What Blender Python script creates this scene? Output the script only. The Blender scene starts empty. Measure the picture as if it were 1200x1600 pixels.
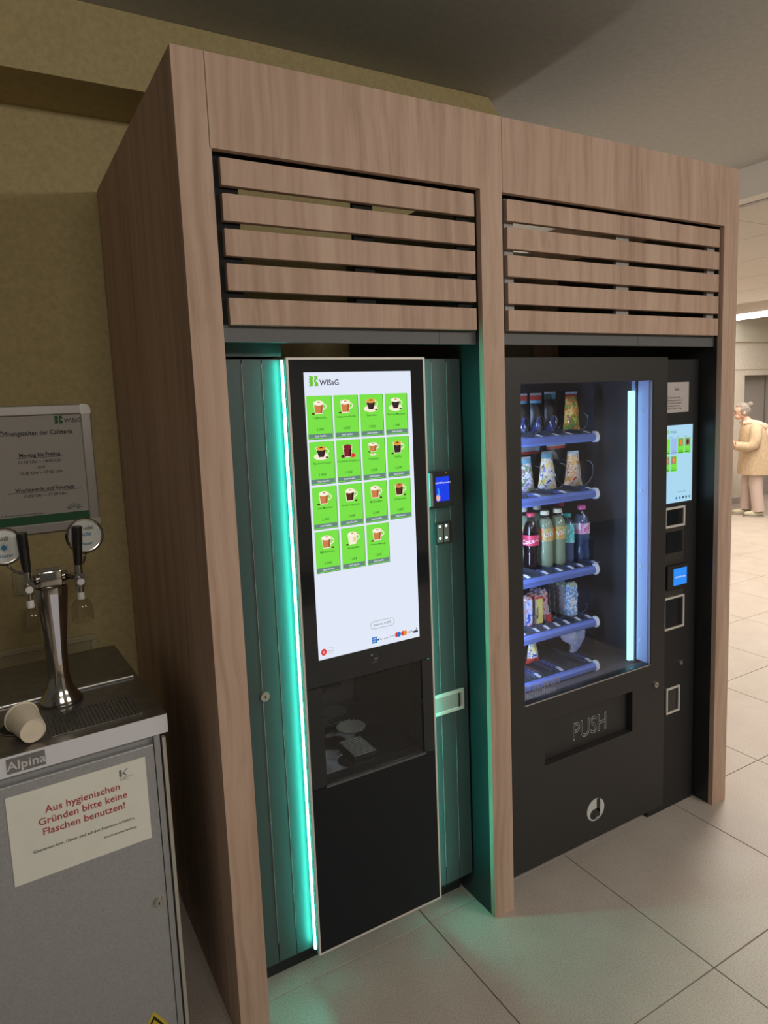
import bpy, bmesh, math, random
from mathutils import Matrix, Vector

random.seed(7)
SC = bpy.context.scene
COL = SC.collection
PI = math.pi

# ------------------------------------------------------------------ camera
F_PX, W_PX, H_PX = 1068.07, 1200, 1600
YAW, PITCH, ROLL = -0.52206, 0.12417, -0.03977
CAM = Vector((-0.4279, -1.6138, 1.6823))


def cam_axes():
    base = Matrix(((1, 0, 0), (0, 0, -1), (0, 1, 0)))
    cy, sy = math.cos(YAW), math.sin(YAW)
    cp, sp = math.cos(PITCH), math.sin(PITCH)
    cr, sr = math.cos(ROLL), math.sin(ROLL)
    rz = Matrix(((cy, sy, 0), (-sy, cy, 0), (0, 0, 1)))
    rx = Matrix(((1, 0, 0), (0, cp, -sp), (0, sp, cp)))
    rr = Matrix(((cr, -sr, 0), (sr, cr, 0), (0, 0, 1)))
    return rr @ rx @ base @ rz


_R = cam_axes()
cam_data = bpy.data.cameras.new('camera')
cam = bpy.data.objects.new('camera', cam_data)
COL.objects.link(cam)
m3 = Matrix((_R[0], -_R[1], -_R[2])).transposed()
cam.matrix_world = Matrix.Translation(CAM) @ m3.to_4x4()
cam_data.sensor_fit = 'VERTICAL'
cam_data.sensor_height = 32.0
cam_data.lens = F_PX / H_PX * 32.0
cam_data.shift_x = -1.03 / H_PX
cam_data.shift_y = -37.36 / H_PX
cam_data.clip_start = 0.02
SC.camera = cam

# ------------------------------------------------------------------ world, lamps, exposure
wd = bpy.data.worlds.new('world')
SC.world = wd
wd.use_nodes = True
bg = wd.node_tree.nodes['Background']
bg.inputs[0].default_value = (1.0, 0.92, 0.80, 1)
bg.inputs[1].default_value = 0.085
SC.view_settings.view_transform = 'Standard'
SC.view_settings.look = 'None'
SC.view_settings.exposure = 0.0
SC.view_settings.gamma = 1.0
SC.view_settings.use_curve_mapping = False


def area(name, loc, target, sx, sy, power, color):
    d = bpy.data.lights.new(name, 'AREA')
    d.shape = 'RECTANGLE'
    d.size, d.size_y = sx, sy
    d.energy = power
    d.color = color
    o = bpy.data.objects.new(name, d)
    COL.objects.link(o)
    o.location = loc
    o.rotation_euler = (Vector(target) - Vector(loc)).to_track_quat('-Z', 'Y').to_euler()
    return o


# ceiling lamp of the foyer, in front of the kiosk and out of the picture
area('foyer_lamp', (2.6, -3.0, 2.9), (1.6, -1.6, 0.0), 1.6, 0.6, 66, (1.0, 0.94, 0.87))
area('foyer_lamp', (-0.1, -3.4, 2.9), (0.1, -0.2, 0.9), 1.0, 0.6, 42, (1.0, 0.94, 0.84))
# ceiling lamps of the bright hall to the right and behind
area('hall_lamp', (5.2, 1.2, 2.70), (5.2, 1.2, 0), 2.6, 0.5, 100, (1.0, 0.90, 0.78))
area('hall_lamp', (7.4, 2.6, 2.70), (7.4, 2.6, 0), 0.5, 2.6, 105, (1.0, 0.90, 0.78))
# unseen light put in behind the kiosk to cast the ceiling's shadow edge
area('added_passage_light', (1.95, 5.2, 1.9), (1.75, 0.8, 2.9), 0.3, 1.2, 50, (1.0, 0.95, 0.88))


# ------------------------------------------------------------------ materials
def srgb(r, g, b):
    def f(c):
        c /= 255.0
        return c / 12.92 if c <= 0.04045 else ((c + 0.055) / 1.055) ** 2.4
    return (f(r), f(g), f(b), 1.0)


_MATS = {}


def mat(name, col=(0.5, 0.5, 0.5, 1), rough=0.5, metal=0.0, spec=0.5, emit=None, strength=1.0, alpha=1.0, coat=0.0):
    if name in _MATS:
        return _MATS[name]
    m = bpy.data.materials.new(name)
    m.use_nodes = True
    p = m.node_tree.nodes['Principled BSDF']
    p.inputs['Base Color'].default_value = col
    p.inputs['Roughness'].default_value = rough
    p.inputs['Metallic'].default_value = metal
    p.inputs['Specular IOR Level'].default_value = spec
    p.inputs['Alpha'].default_value = alpha
    p.inputs['Coat Weight'].default_value = coat
    if emit:
        p.inputs['Emission Color'].default_value = emit
        p.inputs['Emission Strength'].default_value = strength
    _MATS[name] = m
    return m


def nodes_of(m):
    nt = m.node_tree
    return nt, nt.nodes, nt.links, nt.nodes['Principled BSDF']


def ramp(nt, pts):
    r = nt.nodes.new('ShaderNodeValToRGB')
    el = r.color_ramp.elements
    el[0].position, el[0].color = pts[0]
    el[1].position, el[1].color = pts[-1]
    for p, c in pts[1:-1]:
        e = el.new(p)
        e.color = c
    return r


def coords(nt, scale, kind='Object'):
    tc = nt.nodes.new('ShaderNodeTexCoord')
    mp = nt.nodes.new('ShaderNodeMapping')
    mp.inputs['Scale'].default_value = scale
    nt.links.new(tc.outputs[kind], mp.inputs['Vector'])
    return mp


def noise(nt, vec, scale=1.0, detail=4.0, rough=0.55):
    n = nt.nodes.new('ShaderNodeTexNoise')
    n.inputs['Scale'].default_value = scale
    n.inputs['Detail'].default_value = detail
    n.inputs['Roughness'].default_value = rough
    nt.links.new(vec.outputs[0], n.inputs['Vector'])
    return n


def bump(nt, fac, strength, dist=0.001):
    b = nt.nodes.new('ShaderNodeBump')
    b.inputs['Strength'].default_value = strength
    b.inputs['Distance'].default_value = dist
    nt.links.new(fac, b.inputs['Height'])
    nt.links.new(b.outputs[0], nt.nodes['Principled BSDF'].inputs['Normal'])


def noise_mat(name, pts, scale, nscale=1.0, detail=4.0, rough=0.6, spec=0.4, metal=0.0, bmp=0.0, nrough=0.55):
    m = mat(name, rough=rough, spec=spec, metal=metal)
    nt, n, l, p = nodes_of(m)
    mp = coords(nt, scale)
    nz = noise(nt, mp, nscale, detail, nrough)
    r = ramp(nt, pts)
    l.new(nz.outputs['Fac'], r.inputs[0])
    l.new(r.outputs[0], p.inputs['Base Color'])
    if bmp:
        bump(nt, nz.outputs['Fac'], bmp)
    return m


def wood_mat(name, c0, c1, c2):
    m = mat(name, rough=0.62, spec=0.25)
    nt, n, l, p = nodes_of(m)
    mp = coords(nt, (1, 1, 1))
    # slow wander of the grain
    wn = noise(nt, mp, 1.6, 2.0)
    sc = n.new('ShaderNodeVectorMath')
    sc.operation = 'MULTIPLY'
    sc.inputs[1].default_value = (46, 46, 1.3)
    l.new(mp.outputs[0], sc.inputs[0])
    ad = n.new('ShaderNodeVectorMath')
    ad.operation = 'MULTIPLY_ADD'
    ad.inputs[1].default_value = (4.2, 4.2, 1.0)
    l.new(wn.outputs['Color'], ad.inputs[0])
    l.new(sc.outputs[0], ad.inputs[2])
    g = n.new('ShaderNodeTexNoise')
    g.inputs['Scale'].default_value = 1.0
    g.inputs['Detail'].default_value = 5.0
    g.inputs['Roughness'].default_value = 0.62
    l.new(ad.outputs[0], g.inputs['Vector'])
    broad = noise(nt, coords(nt, (9, 9, 0.8)), 1.0, 2.0)
    mx = n.new('ShaderNodeMath')
    mx.operation = 'MULTIPLY_ADD'
    mx.inputs[1].default_value = 0.42
    l.new(broad.outputs['Fac'], mx.inputs[0])
    hf = n.new('ShaderNodeMath')
    hf.operation = 'MULTIPLY'
    hf.inputs[1].default_value = 0.5
    l.new(g.outputs['Fac'], hf.inputs[0])
    l.new(hf.outputs[0], mx.inputs[2])
    r = ramp(nt, [(0.30, c0), (0.46, c1), (0.60, c2)])
    l.new(mx.outputs[0], r.inputs[0])
    l.new(r.outputs[0], p.inputs['Base Color'])
    bump(nt, g.outputs['Fac'], 0.12, 0.0006)
    return m


WOOD = wood_mat('oak_laminate', (0.36, 0.24, 0.175, 1), (0.50, 0.345, 0.26, 1), (0.58, 0.42, 0.325, 1))


def terrazzo():
    m = mat('terrazzo', rough=0.42, spec=0.35)
    nt, n, l, p = nodes_of(m)
    mp = coords(nt, (1, 1, 1), 'Object')
    # every tile sits at its own origin: shift the pattern by the tile
    oi = n.new('ShaderNodeObjectInfo')
    ad = n.new('ShaderNodeVectorMath')
    l.new(mp.outputs[0], ad.inputs[0])
    l.new(oi.outputs['Location'], ad.inputs[1])
    a = n.new('ShaderNodeTexNoise')
    a.inputs['Scale'].default_value = 230
    a.inputs['Detail'].default_value = 5
    a.inputs['Roughness'].default_value = 0.75
    l.new(ad.outputs[0], a.inputs['Vector'])
    r1 = ramp(nt, [(0.30, (0.17, 0.14, 0.12, 1)), (0.42, (0.46, 0.40, 0.345, 1)), (0.58, (0.56, 0.50, 0.435, 1)), (0.70, (0.74, 0.68, 0.60, 1))])
    l.new(a.outputs['Fac'], r1.inputs[0])
    b = n.new('ShaderNodeTexNoise')
    b.inputs['Scale'].default_value = 5.0
    b.inputs['Detail'].default_value = 3
    l.new(ad.outputs[0], b.inputs['Vector'])
    r2 = ramp(nt, [(0.3, (0.90, 0.87, 0.86, 1)), (0.7, (1.0, 1.0, 1.0, 1))])
    l.new(b.outputs['Fac'], r2.inputs[0])
    mx = n.new('ShaderNodeMix')
    mx.data_type = 'RGBA'
    mx.blend_type = 'MULTIPLY'
    mx.inputs[0].default_value = 1.0
    l.new(r1.outputs[0], mx.inputs[6])
    l.new(r2.outputs[0], mx.inputs[7])
    l.new(mx.outputs[2], p.inputs['Base Color'])
    return m


TERRAZZO = terrazzo()
GROUT = mat('grout', (0.16, 0.13, 0.11, 1), 0.9)
PLASTER = noise_mat('olive_plaster', [(0.3, (0.42, 0.335, 0.165, 1)), (0.7, (0.50, 0.40, 0.205, 1))], (60, 60, 60), 1.0, 3, 0.85, 0.2, bmp=0.05)
CEIL = noise_mat('ceiling_paint', [(0.3, (0.50, 0.505, 0.48, 1)), (0.7, (0.56, 0.565, 0.54, 1))], (40, 40, 40), 1.0, 3, 0.9, 0.1)
HALLC = noise_mat('hall_ceiling_panel', [(0.3, (0.66, 0.61, 0.55, 1)), (0.7, (0.70, 0.65, 0.59, 1))], (20, 20, 20), 1.0, 2, 0.7, 0.3)
HALLW = noise_mat('hall_wall_paint', [(0.3, (0.60, 0.54, 0.46, 1)), (0.7, (0.66, 0.60, 0.52, 1))], (20, 20, 20), 1.0, 2, 0.8, 0.2)
HALLGREY = mat('grey_door_paint', (0.36, 0.34, 0.32, 1), 0.6)
BLACK = noise_mat('black_powder_coat', [(0.3, (0.018, 0.018, 0.019, 1)), (0.7, (0.026, 0.026, 0.027, 1))], (300, 300, 300), 1.0, 2, 0.55, 0.35)
DOORBLACK = noise_mat('charcoal_powder_coat', [(0.3, (0.022, 0.021, 0.021, 1)), (0.7, (0.032, 0.030, 0.030, 1))], (400, 400, 400), 1.0, 2, 0.5, 0.5)
LINING = mat('black_laminate', (0.022, 0.024, 0.026, 1), 0.38, spec=0.5)
SOFFIT = mat('grey_soffit_board', (0.115, 0.115, 0.115, 1), 0.6)
CABDARK = mat('dark_cabinet_panel', (0.050, 0.060, 0.062, 1), 0.45, spec=0.5)
GLOSSBLACK = mat('black_glass', (0.008, 0.012, 0.016, 1), 0.06, spec=0.6)
TRIMGREY = mat('champagne_trim', (0.72, 0.68, 0.62, 1), 0.4, 0.15)
STEEL = noise_mat('brushed_steel', [(0.3, (0.40, 0.40, 0.40, 1)), (0.7, (0.50, 0.50, 0.50, 1))], (6, 240, 240), 1.0, 3, 0.36, 0.5, 0.85)
STEELGREY = noise_mat('grey_steel_sheet', [(0.3, (0.35, 0.35, 0.355, 1)), (0.7, (0.42, 0.42, 0.425, 1))], (200, 200, 200), 1.0, 3, 0.5, 0.5, 0.35)
STEELTOP = noise_mat('dark_steel_top', [(0.3, (0.20, 0.19, 0.17, 1)), (0.7, (0.28, 0.265, 0.24, 1))], (30, 30, 30), 1.0, 4, 0.34, 0.5, 0.8)  # the dark wall it mirrors is put into the brown base colour
CHROME = mat('chrome', (0.46, 0.44, 0.41, 1), 0.12, 1.0)
DARKMETAL = mat('dark_hole', (0.012, 0.012, 0.012, 1), 0.6)
BRASSY = mat('nickel_lock', (0.55, 0.52, 0.46, 1), 0.28, 0.9)
WHITEPLASTIC = mat('white_plastic', (0.62, 0.60, 0.56, 1), 0.45)
PAPER = noise_mat('paper', [(0.3, (0.76, 0.75, 0.67, 1)), (0.7, (0.82, 0.81, 0.73, 1))], (8, 8, 8), 1.0, 3, 0.75, 0.2)
SIGNPAPER = mat('sign_paper', (0.50, 0.46, 0.42, 1), 0.6)
INK = mat('black_ink', (0.012, 0.012, 0.012, 1), 0.7)
REDINK = mat('red_ink', (0.42, 0.045, 0.06, 1), 0.7)
GREENINK = mat('green_ink', (0.03, 0.13, 0.055, 1), 0.7)
BLUEINK = mat('blue_ink', (0.03, 0.17, 0.36, 1), 0.7)
GREYINK = mat('grey_ink', (0.16, 0.16, 0.16, 1), 0.7)
YELLOW = mat('warning_yellow', (0.62, 0.46, 0.03, 1), 0.5)
HANDLEBLACK = mat('black_bakelite', (0.012, 0.012, 0.012, 1), 0.25)
CUPPAPER = noise_mat('paper_cup', [(0.3, (0.74, 0.64, 0.50, 1)), (0.7, (0.80, 0.70, 0.56, 1))], (30, 30, 30), 1.0, 2, 0.7, 0.2)
INTERIOR = mat('grey_machine_interior', (0.13, 0.11, 0.112, 1), 0.5)
RAIL = mat('blue_grey_rail', (0.15, 0.22, 0.60, 1), 0.35)
TRAYDARK = mat('dark_tray', (0.05, 0.055, 0.075, 1), 0.4)
COILWIRE = mat('coil_wire', (0.75, 0.75, 0.78, 1), 0.25, 0.9)
CLIP = mat('pale_price_clip', (0.80, 0.84, 0.92, 1), 0.4)
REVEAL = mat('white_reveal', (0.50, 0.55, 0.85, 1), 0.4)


def emission(name, col, strength):
    if name in _MATS:
        return _MATS[name]
    m = bpy.data.materials.new(name)
    m.use_nodes = True
    nt = m.node_tree
    nt.nodes.clear()
    e = nt.nodes.new('ShaderNodeEmission')
    e.inputs[0].default_value = col
    e.inputs[1].default_value = strength
    o = nt.nodes.new('ShaderNodeOutputMaterial')
    nt.links.new(e.outputs[0], o.inputs[0])
    _MATS[name] = m
    return m


def glass(name, tint=(1, 1, 1, 1), gloss=0.02, ior=1.45):
    """thin clear sheet: lets light straight through, mirrors at a glance"""
    if name in _MATS:
        return _MATS[name]
    m = bpy.data.materials.new(name)
    m.use_nodes = True
    nt = m.node_tree
    nt.nodes.clear()
    t = nt.nodes.new('ShaderNodeBsdfTransparent')
    t.inputs[0].default_value = tint
    g = nt.nodes.new('ShaderNodeBsdfGlossy')
    g.inputs['Roughness'].default_value = gloss
    # Schlick's curve from the facing angle: the same from both sides of a thin sheet
    lw = nt.nodes.new('ShaderNodeLayerWeight')
    lw.inputs[0].default_value = 0.5
    pw = nt.nodes.new('ShaderNodeMath')
    pw.operation = 'POWER'
    pw.inputs[1].default_value = 5.0
    nt.links.new(lw.outputs['Facing'], pw.inputs[0])
    f0 = ((ior - 1) / (ior + 1)) ** 2
    f = nt.nodes.new('ShaderNodeMath')
    f.operation = 'MULTIPLY_ADD'
    f.inputs[1].default_value = 1 - f0
    f.inputs[2].default_value = f0
    nt.links.new(pw.outputs[0], f.inputs[0])
    mx = nt.nodes.new('ShaderNodeMixShader')
    o = nt.nodes.new('ShaderNodeOutputMaterial')
    nt.links.new(f.outputs[0], mx.inputs[0])
    nt.links.new(t.outputs[0], mx.inputs[1])
    nt.links.new(g.outputs[0], mx.inputs[2])
    nt.links.new(mx.outputs[0], o.inputs[0])
    _MATS[name] = m
    return m


PANE = glass('window_glass', (0.95, 0.96, 0.97, 1), 0.0)
CLEARPET = glass('clear_bottle', (0.72, 0.80, 0.90, 1), 0.08, 1.6)
BELLGLASS = glass('clear_bell', (0.88, 0.86, 0.82, 1), 0.05, 1.5)
LED_TEAL = emission('teal_led', (0.07, 1.0, 0.76, 1), 40.0)
LED_WHITE = emission('cold_led_tube', (0.33, 0.80, 1.0, 1), 2.2)
LED_ADDED = emission('added_goods_light', (0.46, 0.66, 1.0, 1), 100.0)
HALL_GLOW = emission('hall_luminaire', (1.0, 0.97, 0.92, 1), 6.0)
SPOT = emission('sensor_light', (1.0, 0.95, 0.9, 1), 2.0)


def screen(name, r, g, b, k=1.0):
    return emission(name, srgb(r, g, b), k)


S_WHITE = screen('screen_white', 226, 233, 248)
S_GREEN = screen('screen_green', 124, 226, 74)
S_GREY = screen('screen_grey', 106, 136, 124)
S_DARK = screen('screen_dark', 66, 66, 84)
S_TEXTG = screen('screen_dark_green', 34, 96, 36)
S_LOGO = screen('screen_logo_green', 116, 196, 60)
S_FOAM = screen('screen_foam', 248, 238, 214)
S_COFFEE = screen('screen_coffee', 206, 128, 74)
S_BROWN = screen('screen_brown', 92, 48, 34)
S_BLACK = screen('screen_espresso', 58, 44, 48)
S_TEA = screen('screen_tea', 128, 40, 48)
S_GOLD = screen('screen_gold', 224, 160, 66)
S_COFFEE2 = screen('screen_coffee_shade', 170, 96, 54)
S_BROWN2 = screen('screen_brown_shade', 60, 30, 24)
S_GOLD2 = screen('screen_latte', 236, 206, 164)
S_FOAM2 = screen('screen_foam_light', 255, 252, 244)
S_BLUE = screen('screen_blue', 30, 118, 200)
S_RED = screen('screen_red', 220, 60, 62)
S_ORANGE = screen('screen_orange', 240, 140, 60)
S_CYAN = screen('screen_cyan', 172, 216, 240)
S_PALE = screen('screen_pale_blue', 160, 190, 236)
S_PANEL = screen('reader_blue', 34, 66, 232)
S_PANEL2 = screen('reader_light_blue', 52, 142, 246)
S_PINK = screen('reader_pink', 240, 180, 160)
S_PHOTO = screen('screen_photo', 150, 130, 128)


# ------------------------------------------------------------------ mesh builder
_TEXT = {}


def text_geo(s, size, bold=0.0, outline=0.0):
    key = (s, bold, outline)
    if key not in _TEXT:
        c = bpy.data.curves.new('t', 'FONT')
        c.body = s
        c.size = 1.0
        c.resolution_u = 2
        c.offset = bold
        if outline:
            c.fill_mode = 'NONE'
            c.bevel_depth = outline
            c.bevel_resolution = 0
            c.resolution_u = 4
        o = bpy.data.objects.new('t', c)
        me = o.to_mesh()
        vs = [tuple(v.co) for v in me.vertices]
        fs = [tuple(p.vertices) for p in me.polygons]
        o.to_mesh_clear()
        bpy.data.objects.remove(o)
        bpy.data.curves.remove(c)
        _TEXT[key] = (vs, fs)
    vs, fs = _TEXT[key]
    return [(x * size, y * size, z * size) for x, y, z in vs], fs


class G:
    def __init__(s):
        s.v, s.f, s.mi, s.mats = [], [], [], []

    def m(s, mt):
        if mt not in s.mats:
            s.mats.append(mt)
        return s.mats.index(mt)

    def add(s, vs, fs, mt):
        n = len(s.v)
        s.v.extend(vs)
        i = s.m(mt)
        for f in fs:
            s.f.append(tuple(a + n for a in f))
            s.mi.append(i)
        return s

    def box(s, x0, x1, y0, y1, z0, z1, mt, bev=0.0):
        if bev > 0:
            bm = bmesh.new()
            bmesh.ops.create_cube(bm, size=1)
            for v in bm.verts:
                v.co = ((x0 + x1) / 2 + v.co.x * (x1 - x0), (y0 + y1) / 2 + v.co.y * (y1 - y0), (z0 + z1) / 2 + v.co.z * (z1 - z0))
            bmesh.ops.bevel(bm, geom=list(bm.edges), offset=bev, segments=2, affect='EDGES', profile=0.5)
            bm.verts.ensure_lookup_table()
            s.add([tuple(v.co) for v in bm.verts], [tuple(v.index for v in f.verts) for f in bm.faces], mt)
            bm.free()
            return s
        vs = [(x, y, z) for x in (x0, x1) for y in (y0, y1) for z in (z0, z1)]
        return s.add(vs, [(0, 1, 3, 2), (4, 6, 7, 5), (0, 4, 5, 1), (2, 3, 7, 6), (0, 2, 6, 4), (1, 5, 7, 3)], mt)

    def poly(s, pts, mt):
        return s.add(pts, [tuple(range(len(pts)))], mt)

    def prism_y(s, pts, y0, y1, mt):
        """outline of (x, z) points, given depth along y"""
        n = len(pts)
        vs = [(x, y0, z) for x, z in pts] + [(x, y1, z) for x, z in pts]
        fs = [tuple(range(n)), tuple(range(2 * n - 1, n - 1, -1))] + [(i, i + n, (i + 1) % n + n, (i + 1) % n) for i in range(n)]
        return s.add(vs, fs, mt)

    def prism_x(s, pts, x0, x1, mt):
        n = len(pts)
        vs = [(x0, y, z) for y, z in pts] + [(x1, y, z) for y, z in pts]
        fs = [tuple(range(n - 1, -1, -1)), tuple(range(n, 2 * n))] + [(i, (i + 1) % n, (i + 1) % n + n, i + n) for i in range(n)]
        return s.add(vs, fs, mt)

    def cyl(s, p0, p1, r0, r1, mt, n=16, caps=True):
        p0, p1 = Vector(p0), Vector(p1)
        d = (p1 - p0).normalized()
        a = d.orthogonal().normalized()
        b = d.cross(a)
        vs = []
        for p, r in ((p0, r0), (p1, r1)):
            for i in range(n):
                t = 2 * PI * i / n
                vs.append(tuple(p + a * (r * math.cos(t)) + b * (r * math.sin(t))))
        fs = [(i, (i + 1) % n, (i + 1) % n + n, i + n) for i in range(n)]
        if caps:
            fs += [tuple(range(n - 1, -1, -1)), tuple(range(n, 2 * n))]
        return s.add(vs, fs, mt)

    def lathe(s, c, prof, mt, n=20, sx=1.0, sy=1.0, close=False):
        """profile of (radius, height) about the vertical through c"""
        vs = [(c[0] + r * sx * math.cos(2 * PI * i / n), c[1] + r * sy * math.sin(2 * PI * i / n), c[2] + z) for r, z in prof for i in range(n)]
        fs = []
        for k in range(len(prof) - 1):
            for i in range(n):
                j = (i + 1) % n
                fs.append((k * n + i, k * n + j, (k + 1) * n + j, (k + 1) * n + i))
        fs.append(tuple(range(n - 1, -1, -1)))
        fs.append(tuple(range((len(prof) - 1) * n, len(prof) * n)))
        return s.add(vs, fs, mt)

    def lathe_ax(s, c, axis, prof, mt, n=24):
        """profile of (radius, along) about an axis through c"""
        d = Vector(axis).normalized()
        a = d.orthogonal().normalized()
        b = d.cross(a)
        c = Vector(c)
        vs = [tuple(c + d * h + a * (r * math.cos(2 * PI * i / n)) + b * (r * math.sin(2 * PI * i / n))) for r, h in prof for i in range(n)]
        fs = [(k * n + i, k * n + (i + 1) % n, (k + 1) * n + (i + 1) % n, (k + 1) * n + i) for k in range(len(prof) - 1) for i in range(n)]
        fs += [tuple(range(n - 1, -1, -1)), tuple(range((len(prof) - 1) * n, len(prof) * n))]
        return s.add(vs, fs, mt)

    def tube(s, pts, r, mt, n=6):
        pts = [Vector(p) for p in pts]
        vs, k = [], len(pts)
        rr = r if isinstance(r, (list, tuple)) else [r] * k
        up = Vector((0.13, 0.31, 0.94))
        for i, p in enumerate(pts):
            d = (pts[min(i + 1, k - 1)] - pts[max(i - 1, 0)]).normalized()
            a = d.cross(up)
            if a.length < 0.05:
                a = d.cross(Vector((1, 0, 0)))
            a.normalize()
            b = a.cross(d)
            for j in range(n):
                t = 2 * PI * j / n
                vs.append(tuple(p + a * (rr[i] * math.cos(t)) + b * (rr[i] * math.sin(t))))
        fs = [(i * n + j, i * n + (j + 1) % n, (i + 1) * n + (j + 1) % n, (i + 1) * n + j) for i in range(k - 1) for j in range(n)]
        fs += [tuple(range(n - 1, -1, -1)), tuple(range((k - 1) * n, k * n))]
        return s.add(vs, fs, mt)

    def frame_y(s, x0, x1, z0, z1, w, y0, y1, mt, bev=0.0):
        """rectangular ring facing -y"""
        s.box(x0, x1, y0, y1, z1 - w, z1, mt, bev)
        s.box(x0, x1, y0, y1, z0, z0 + w, mt, bev)
        s.box(x0, x0 + w, y0, y1, z0 + w, z1 - w, mt, bev)
        s.box(x1 - w, x1, y0, y1, z0 + w, z1 - w, mt, bev)
        return s

    def text(s, body, size, x, y, z, mt, align='c', bold=0.0, sx=1.0, outline=0.0):
        """lettering on a face that looks along -y; (x, z) is its baseline anchor"""
        vs, fs = text_geo(body, size, bold, outline)
        if not vs:
            return s
        lo, hi = min(v[0] for v in vs), max(v[0] for v in vs)
        off = -(lo + hi) / 2 if align == 'c' else (-lo if align == 'l' else -hi)
        return s.add([(x + (a + off) * sx, y - c, z + b) for a, b, c in vs], fs, mt)

    def flat(s, pts, y, mt):
        """a printed patch facing -y"""
        return s.poly([(x, y, z) for x, z in pts], mt)

    def ell(s, x, z, rx, rz, y, mt, n=18, a0=0.0, a1=2 * PI):
        return s.flat([(x + rx * math.cos(a0 + (a1 - a0) * i / n), z + rz * math.sin(a0 + (a1 - a0) * i / n)) for i in range(n + (a1 - a0 < 6.28))], y, mt)

    def rect(s, x0, x1, z0, z1, y, mt):
        return s.flat([(x0, z0), (x1, z0), (x1, z1), (x0, z1)], y, mt)

    def build(s, name, parent=None, smooth=None, local=False):
        me = bpy.data.meshes.new(name)
        me.from_pydata(s.v, [], s.f)
        for mt in s.mats:
            me.materials.append(mt)
        me.polygons.foreach_set('material_index', s.mi)
        if smooth:
            me.polygons.foreach_set('use_smooth', [True] * len(me.polygons))
            me.set_sharp_from_angle(angle=math.radians(smooth))
        me.update()
        o = bpy.data.objects.new(name, me)
        COL.objects.link(o)
        if parent is not None:
            o.parent = parent
            if not local:
                o.matrix_parent_inverse = world_of(parent).inverted()
        return o


def bm_weld(g):
    """join doubled vertices so that smooth shading runs across faces"""
    key, remap, vs = {}, [], []
    for v in g.v:
        k = (round(v[0], 5), round(v[1], 5), round(v[2], 5))
        if k not in key:
            key[k] = len(vs)
            vs.append(v)
        remap.append(key[k])
    fs, mi = [], []
    for f, m_ in zip(g.f, g.mi):
        q = []
        for a in f:
            b_ = remap[a]
            if b_ not in q:
                q.append(b_)
        if len(q) > 2:
            fs.append(tuple(q))
            mi.append(m_)
    g.v, g.f, g.mi = vs, fs, mi
    return g


def world_of(o):
    m = o.matrix_basis.copy()
    if o.parent:
        m = world_of(o.parent) @ o.matrix_parent_inverse @ m
    return m


def tag(o, label=None, cat=None, group=None, kind=None):
    if label:
        o['label'] = label
    if cat:
        o['category'] = cat
    if group:
        o['group'] = group
    if kind:
        o['kind'] = kind
    return o


def thing(name, label, cat, loc=(0, 0, 0), rz=0.0, group=None):
    o = bpy.data.objects.new(name, None)
    o.empty_display_size = 0.1
    o.location = loc
    o.rotation_euler = (0, 0, rz)
    COL.objects.link(o)
    return tag(o, label, cat, group)


def lab(o, label):
    o['label'] = label
    return o


# ================================================================== THE SETTING
# ---- floor: terrazzo tiles of 0.6 m
T = 0.5997
TX0, TY0 = 0.665, 0.103
floor = G().box(-3.6, 11.6, -4.6, 5.4, -0.10, -0.004, GROUT).build('floor')
tag(floor, kind='structure')
h = T / 2 - 0.0016
tb = G()
tb.box(-h, h, -h, h, -0.012, 0.0, TERRAZZO, 0.0012)
tile_me = tb.build('tile', floor)
first = True
for i in range(-5, 18):
    for j in range(-5, 9):
        cx, cy = TX0 + (i + 0.5) * T, TY0 + (j - 0.5) * T
        # only where the picture, or a step to its side, can show a tile
        if cx < 3.2 and cy > 1.5 or cx > 3 and cy < -1.2 + 0.0 * cx or cx < -1.0 and cy < -1.6:
            continue
        if cx > 5.4 and cy < 0.6:
            continue
        o = tile_me if first else tile_me.copy()
        if not first:
            COL.objects.link(o)
        first = False
        o.location = (cx, cy, 0)

# ---- wall behind the kiosk, with the boxed-in beam under the ceiling
wall = G().box(-3.6, 1.62, 1.142, 1.42, 0, 2.98, PLASTER).build('wall_back')
tag(wall, kind='structure')
beam = G().prism_y([(-3.6, 2.7395), (1.66, 2.7395), (1.66, 2.906), (1.592, 2.978), (-3.6, 2.978)], 0.86, 1.141, PLASTER).build('trim_1')
tag(beam, kind='structure')
ceil = G().box(-3.6, 3.6, -4.6, 5.4, 2.979, 3.08, CEIL).build('ceiling')
tag(ceil, kind='structure')
tag(G().box(3.6, 3.72, -4.6, 5.4, 2.802, 3.08, mat('white_beam_paint', (0.80, 0.77, 0.72, 1), 0.8)).build('trim_2'), kind='structure')
tag(G().box(1.6, 11.6, -4.75, -4.6, 0, 2.98, HALLW).build('wall_front'), kind='structure')

# ---- hall beyond
hc = G().box(3.72, 11.6, -4.6, 5.4, 2.80, 2.90, GROUT).build('ceiling')
tag(hc, kind='structure')
hp = None
for i in range(9):
    for (ya, yb) in ((-1.4, 1.248), (1.252, 4.6)):
        x0 = 3.72 + i * 0.87
        g = G().box(x0 + 0.004, x0 + 0.866, ya, yb, 2.785, 2.81, HALLC)
        g.build('panel', hc)
wf = G()
wf.box(3.0, 9.16, 4.44, 4.60, 0, 2.80, HALLW)
wf.box(9.16, 11.6, 4.44, 4.60, 1.87, 2.80, HALLW)
wf = wf.build('wall_far')
tag(wf, kind='structure')
G().box(3.0, 11.6, 4.425, 4.44, 1.955, 1.975, HALLW).build('ledge', wf)
G().box(3.0, 11.6, 4.39, 4.44, 2.345, 2.80, mat('hall_bulkhead_paint', (0.52, 0.49, 0.40, 1), 0.8)).build('bulkhead', wf)
d1 = G()
d1.box(9.16, 11.6, 4.66, 4.72, 0.0, 1.90, HALLGREY)
d1 = d1.build('door_1')
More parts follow.
